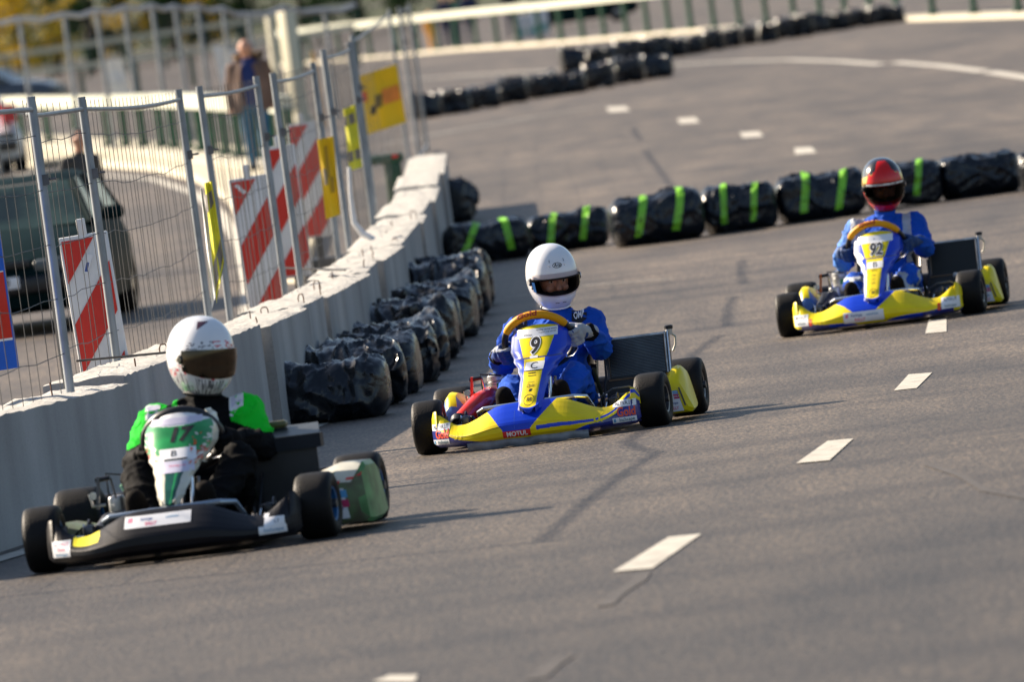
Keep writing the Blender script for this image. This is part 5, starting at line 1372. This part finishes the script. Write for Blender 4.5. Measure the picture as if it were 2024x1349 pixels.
def make_driver(style, kart, loc, rz, label, rimf, WC, WN, cfg):
    D = empty('person', loc, rz); tag(D, label, 'person', 'kart drivers')
    dz = cfg.get('dz', 0); wide = cfg.get('wide', 1.)
    hx = cfg['head'][0]
    V = Vector; mb = MB()
    mb.ell((0, .66, .17), (.175*wide, .16, .12), PLB); mb.ell((0, .71, .29+dz*.5), (.165*wide, .125, .15), PLB); mb.ell((hx*.3, .73, .44+dz), (.19*wide, .13, .145), PLB)
    shz = .522+dz; sh = .178*wide
    mb.cap((-sh*.85+hx*.3, .745, shz-.005), .070, (sh*.85+hx*.3, .745, shz-.005), .070)
    mb.cap((hx*.4, .745, .52+dz), .066, (hx*.8, .73, .62+dz), .058)
    mb.cap((-.07+hx*.4, .745, .555+dz), .05, (.07+hx*.4, .745, .555+dz), .05)
    hands = {}
    for s, ang in ((1, cfg['ra']), (-1, cfg['la'])):
        P_ = rimf(ang); O = (P_-WC).normalized(); T = WN.cross(O).normalized(); 
        E = V(cfg['re'] if s > 0 else cfg['le']); W_ = P_ + O*.05 + WN*.03 + (E-P_).normalized()*.055
        hands[s] = (P_, T, O, W_, E)
        Sh = V((s*sh+hx*.3, .745, shz))
        mb.cap(Sh, .076*wide, Sh.lerp(E, .55), .068*wide); mb.cap(Sh.lerp(E, .55), .068*wide, E, .058); mb.cap(E, .058, E.lerp(W_, .45), .054); mb.cap(E.lerp(W_, .45), .054, W_, .038)
        Hp = V((s*.095, .60, .155)); Kn = V(cfg['rk'] if s > 0 else cfg['lk']); An = V((s*.125-.01, .0, .15))
        mb.cap(Hp, .098, Hp.lerp(Kn, .5), .086); mb.cap(Hp.lerp(Kn, .5), .086, Kn, .070); mb.cap(Kn, .068, Kn.lerp(An, .4), .060); mb.cap(Kn.lerp(An, .4), .060, An, .042)
    def suit(c):
        x, y, z = c.x, c.y, c.z
        if style == 9:
            if z > .600+dz: return SUITK
            for s in (1, -1):
                if (c - hands[s][3]).length < .050: return SUITK
            return SUITB
        if style == 92:
            xx = abs(x-hx*.3)
            if z > .33 and .115 < xx < .165 and y > .5: return SUITW
            if x < -.12 and z > .42 and y > .55: return SUITW if x > -.19 else mat('suit_sky', (.04, .19, .62), .75, var=.15, vscale=6, bump=.25, bscale=14)
            if x < -.2 and z > .3: return mat('suit_sky', (.04, .19, .62), .75, var=.15, vscale=6, bump=.25, bscale=14)
            if z < .30 and y < .5 and noise.noise(Vector((x*14, y*9, z*14))) > .12: return SUITW
            return SUITB
        if style == 17:
            xx = abs(x-hx*.3)
            if z > .43+dz and xx > .13 and y > .56 and z > .495+dz-(xx-.12)*.4 + .0:
                return SUITG
            if .085 < xx < .105 and z > .5+dz and x < 0: return SUITG
            return SUITK
    body = remeshed(mb, 'body', .007, suit, D, 5, wrinkle=.0115, wscale=9)
    for s in (1, -1):
        P_, T, O, W_, E = hands[s]
        # thumb points up the rim
        TT = T if T.z > 0 else -T
        if style == 9: gm = (lambda c, s=s, P_=P_, O=O: (GLVG if noise.noise(c*28) > -.42 else GLVB)) if s > 0 else (lambda c, P_=P_: (GLVB if c.z < P_.z+.012 or noise.noise(c*30) > .12 else GLVG))
        elif style == 92: gm = mat('glove_teal', (.008, .045, .16), .65, var=.2)
        else: gm = GLVK
        g = glove(D, P_, TT, O, WN, W_, gm)
    # boots: soles face the camera
    for s in (1, -1):
        x = s*.128-.012; mb = MB()
        mb.cap((x, -.07, .135), .046, (x+s*.006, -.10, .19), .052); mb.cap((x+s*.006, -.10, .19), .052, (x+s*.010, -.125, .245), .042); mb.cap((x, -.03, .14), .042, (x, .03, .16), .045)
        remeshed(mb, 'shoe', .006, mat('shoe_black', (.008, .006, .005), .8, spec=.1, var=.3), D, 4)
    hc = V((cfg['head'][0], cfg['head'][1], cfg['head'][2]))
    make_helmet(D, hc, cfg['yaw'], cfg.get('pitch', 0), cfg.get('roll', 0), style)
    # shoulder patches on the suit
    def shoulder(x, s, body_txt=None, w_=.075):
        dgx = bpy.context.evaluated_depsgraph_get()
        def SP(a, b):
            hit, loc_, nn, idx = body.ray_cast(Vector((x+a, .60+0*b, 1.)) + Vector((0, .12+b, 0)), Vector((0, 0, -1)))
            return (loc_ if hit else Vector((x+a, .7, .55))) + Vector((0, 0, .003))
        mb = MB(); mb.grid(SP, frange(-w_/2, w_/2, 5), frange(-.055, .0, 5), BLK if style == 9 else WHI)
        if body_txt: mb.text(body_txt, SP, 0, -.030, .030, WHI, .003, .02, 0, sx=.9)
        else: mb.grid(lambda a, b: SP(a, b)+Vector((0, 0, .002)), frange(-w_*.35, w_*.35, 3), frange(-.04, -.015, 3), mat('sticker_lilac', (.60, .58, .72), .4) if style != 9 else WHI)
        mb.build('shoulder_patch', D)
    bpy.context.view_layer.update()
    if style == 9: shoulder(.145, 1, 'OMP'); shoulder(-.15, -1, 'OMP')
    if style == 17: shoulder(.17, 1, None, .06); shoulder(-.17, -1, None, .06)
    return D

CFG = {
 9: dict(head=(.030, .735, .762), yaw=R(9+12), pitch=R(7), roll=R(-1), ra=R(8), la=R(195), re=(.245, .60, .385), le=(-.245, .60, .365), rk=(.150, .27, .280), lk=(-.165, .28, .262), wide=1.),
 17: dict(head=(.045, .735, .750), yaw=R(9+30), pitch=R(5), roll=R(4), ra=R(-8), la=R(200), re=(.265, .60, .365), le=(-.25, .60, .345), rk=(.215, .30, .335), lk=(-.20, .30, .310), wide=1.02, dz=-.01),
 92: dict(head=(.030, .735, .812), yaw=R(9+3), pitch=R(9), roll=R(0), ra=R(-2), la=R(188), re=(.25, .60, .40), le=(-.25, .60, .375), rk=(.165, .28, .27), lk=(-.165, .28, .262), wide=1.0, dz=.03),
}
for style, (px, py), rz, kl, dl in (
    (9, (1077, 871), R(-8.5), 'yellow and blue racing kart number 9 in the middle of the track', 'driver in a blue suit and plain white helmet, grey gloves on the steering wheel'),
    (17, (367, 1098), R(-7.3), 'black racing kart with white and green panel number 17, nearest the wall', 'driver in a black and bright green suit, helmet turned to the right of the photo'),
    (92, (1746, 643), R(-8), 'yellow and blue racing kart number 92 on the right', 'driver in a blue and silver suit with a red, gold and black helmet')):
    L_ = G(px, py); L_.z = zt(L_.y)
    K, rimf, WC, WN, WR = make_kart(style, L_, rz, kl)
    slope = (zt(L_.y+.8)-zt(L_.y-.2)); K.rotation_euler = (math.atan(slope), 0, rz)
    D = make_driver(style, K, L_, rz, dl, rimf, WC, WN, CFG[style]); D.rotation_euler = K.rotation_euler

# ================================================================== BYSTANDERS
HAIR = mat('hair_grey', (.16, .11, .08), .8, var=.3)
def stander(P_, h, cols, label, pose=0, rz=0., lean=0.):
    """simple standing figure: cols = (jacket, trousers, shirt front or None, shoes)"""
    D = empty('person', (P_.x, P_.y, zt(P_.y)+P_.z), rz); D.rotation_euler = (lean, 0, rz); tag(D, label, 'person'); k = h/1.78; mb = MB(); V = lambda x, y, z: Vector((x, y, z))*k
    mb.ell(V(0, 0, 1.22), (.20*k, .13*k, .30*k), PLB); mb.ell(V(0, 0, .98), (.175*k, .125*k, .18*k), PLB); mb.cap(V(-.16, 0, 1.42), .07*k, V(.16, 0, 1.42), .07*k); mb.cap(V(0, 0, 1.45), .06*k, V(0, -.02, 1.56), .055*k)
    for s in (-1, 1):
        st = .10*s*pose
        mb.cap(V(s*.09, 0, .92), .092*k, V(s*.10, -st*.8, .5), .07*k); mb.cap(V(s*.10, -st*.8, .5), .068*k, V(s*.10, -st*1.2, .09), .048*k); mb.cap(V(s*.10, -st*1.2+.02, .05), .045*k, V(s*.11, -st*1.2-.13, .04), .035*k)
        el = V(s*.26, .02, 1.14); ha = V(s*.26, -.08, .90)
        mb.cap(V(s*.19, 0, 1.42), .068*k, el, .052*k); mb.cap(el, .050*k, ha, .036*k); mb.ell(ha+V(0, -.01, -.06), (.03*k, .03*k, .05*k), PLB)
    mb.ell(V(0, -.03, 1.665), (.078*k, .095*k, .115*k), PLB); mb.ell(V(0, -.125, 1.655), (.012*k, .02*k, .022*k), PLB); mb.cap(V(-.03, -.11, 1.70), .01*k, V(.03, -.11, 1.70), .01*k)
    for s in (-1, 1): mb.ell(V(s*.082, -.02, 1.665), (.012*k, .02*k, .03*k), PLB)
    def mf(c):
        z = c.z/k
        if z > 1.535: return SKIN
        if z < .09: return SUITK
        if z < .90 and abs(c.x/k) > .22 and z < .86: return SKIN
        if z < .88 and abs(c.x/k) < .22: return cols[1]
        if cols[2] and abs(c.x/k-.02) < .085 and c.y < 0: return cols[2]
        return cols[0]
    remeshed(mb, 'body', .016*k, mf, D, 3, .005, 7)
    if cols[3]:
        mb = MB(); mb.ell(V(0, .01, 1.70), (.085*k, .10*k, .10*k), cols[3]); mb.build('hair', D)
    return D
BRN = mat('jacket_brown', (.16, .10, .075), .8, var=.25, vscale=5); DKB = mat('shirt_navy', (.012, .03, .14), .8); JEAN = mat('jeans_blue', (.02, .10, .20), .8, var=.2)
P_ = G(519, 352, 0); P_.z = .1
m_ = stander(P_, 1.78, (BRN, JEAN, DKB, None), 'balding man in an open brown jacket and jeans walking behind the mesh fence', 1, R(-8))
mb = MB(); mb.tube([(-.10, .0, 1.50), (-.14, .08, 1.54), (0, .13, 1.56), (.14, .08, 1.54), (.10, .0, 1.50)], [.04, .06, .065, .06, .04], mat('fur_collar', (.10, .06, .03), .95, var=.5, vscale=30, bump=.8, bscale=60), n=10); mb.build('fur_collar', m_)
mb = MB()
def coat(u, v):      # open coat hanging from the shoulders to the thighs
    a = lerp(.42, 2*math.pi-.42, u); z = lerp(1.44, .80, v); rx = lerp(.215, .265, v)*(1-.25*max(0, .12-v)/.12); ry = lerp(.135, .17, v)
    return Vector((math.sin(a)*rx, -math.cos(a)*ry + .012*math.sin(a*7+v*3), z))
mb.grid(coat, frange(0, 1, 40), frange(0, 1, 14), BRN, flip=True); mb.grid(lambda u, v: coat(u, v)*.985+Vector((0, 0, .012)), frange(0, 1, 40), frange(0, 1, 14), BRN)
mb.build('jacket_front', m_); m_.scale = (1.12, 1, .96)
GRJ = mat('jacket_grey', (.05, .05, .05), .85, var=.4, vscale=6)
P_ = G(178, 560, 0); P_.z = 0
stander(P_, 1.42, (GRJ, GRJ, None, mat('hood_dark', (.03, .03, .035), .8)), 'person in a dark grey jacket leaning over beside the green car', 0, R(30), R(6))
OJ = mat('jacket_orange', (.75, .33, .01), .7, var=.1); NJ = mat('jacket_navy', (.012, .02, .07), .8, var=.3); GJ = mat('jacket_green', (.01, .16, .09), .8)
for px, py, Y, h, c, lab in ((856, 93, 309, 1.28, (OJ, OJ, None, OJ), 'child in an orange jacket behind the green railing'), (886, 88, 312, 1.75, (NJ, NJ, None, HAIR), 'adult in dark blue clothes beside the child in orange'),
                             (905, 86, 314, 1.7, (GJ, NJ, None, HAIR), 'adult in a green top behind the railing'), (935, 84, 312, 1.8, (NJ, NJ, None, HAIR), 'adult in dark clothes right of the green top, behind the railing'), (1015, 76, 330, 1.75, (GRJ, NJ, None, HAIR), 'person in grey near the white stall boxes behind the railing')):
    Q = at(px, py, Y); Q = Vector((Q.x, Y, 0)); stander(Q, h, c, lab, .5, R(10))
for px, Y, dm, lab in ((1030, 318, (.35, .4, .75), 'white box standing behind the railing'), (1055, 318, (.35, .4, .8), 'white box second behind the railing'), (1078, 322, (.3, .4, .9), 'tall white box behind the railing, right of two lower ones')):
    Q = at(px, 70, Y); mb = MB(); mb.rbox((0, 0, dm[2]/2), dm, .03, BWHI); mb.box((0, -dm[1]/2-.004, dm[2]*.3), (dm[0]*.8, .01, dm[2]*.25), mat('box_teal', (.15, .35, .33), .5)); o = mb.build('box', loc=(Q.x, Y, 0)); tag(o, lab, 'box', 'white boxes behind the railing')
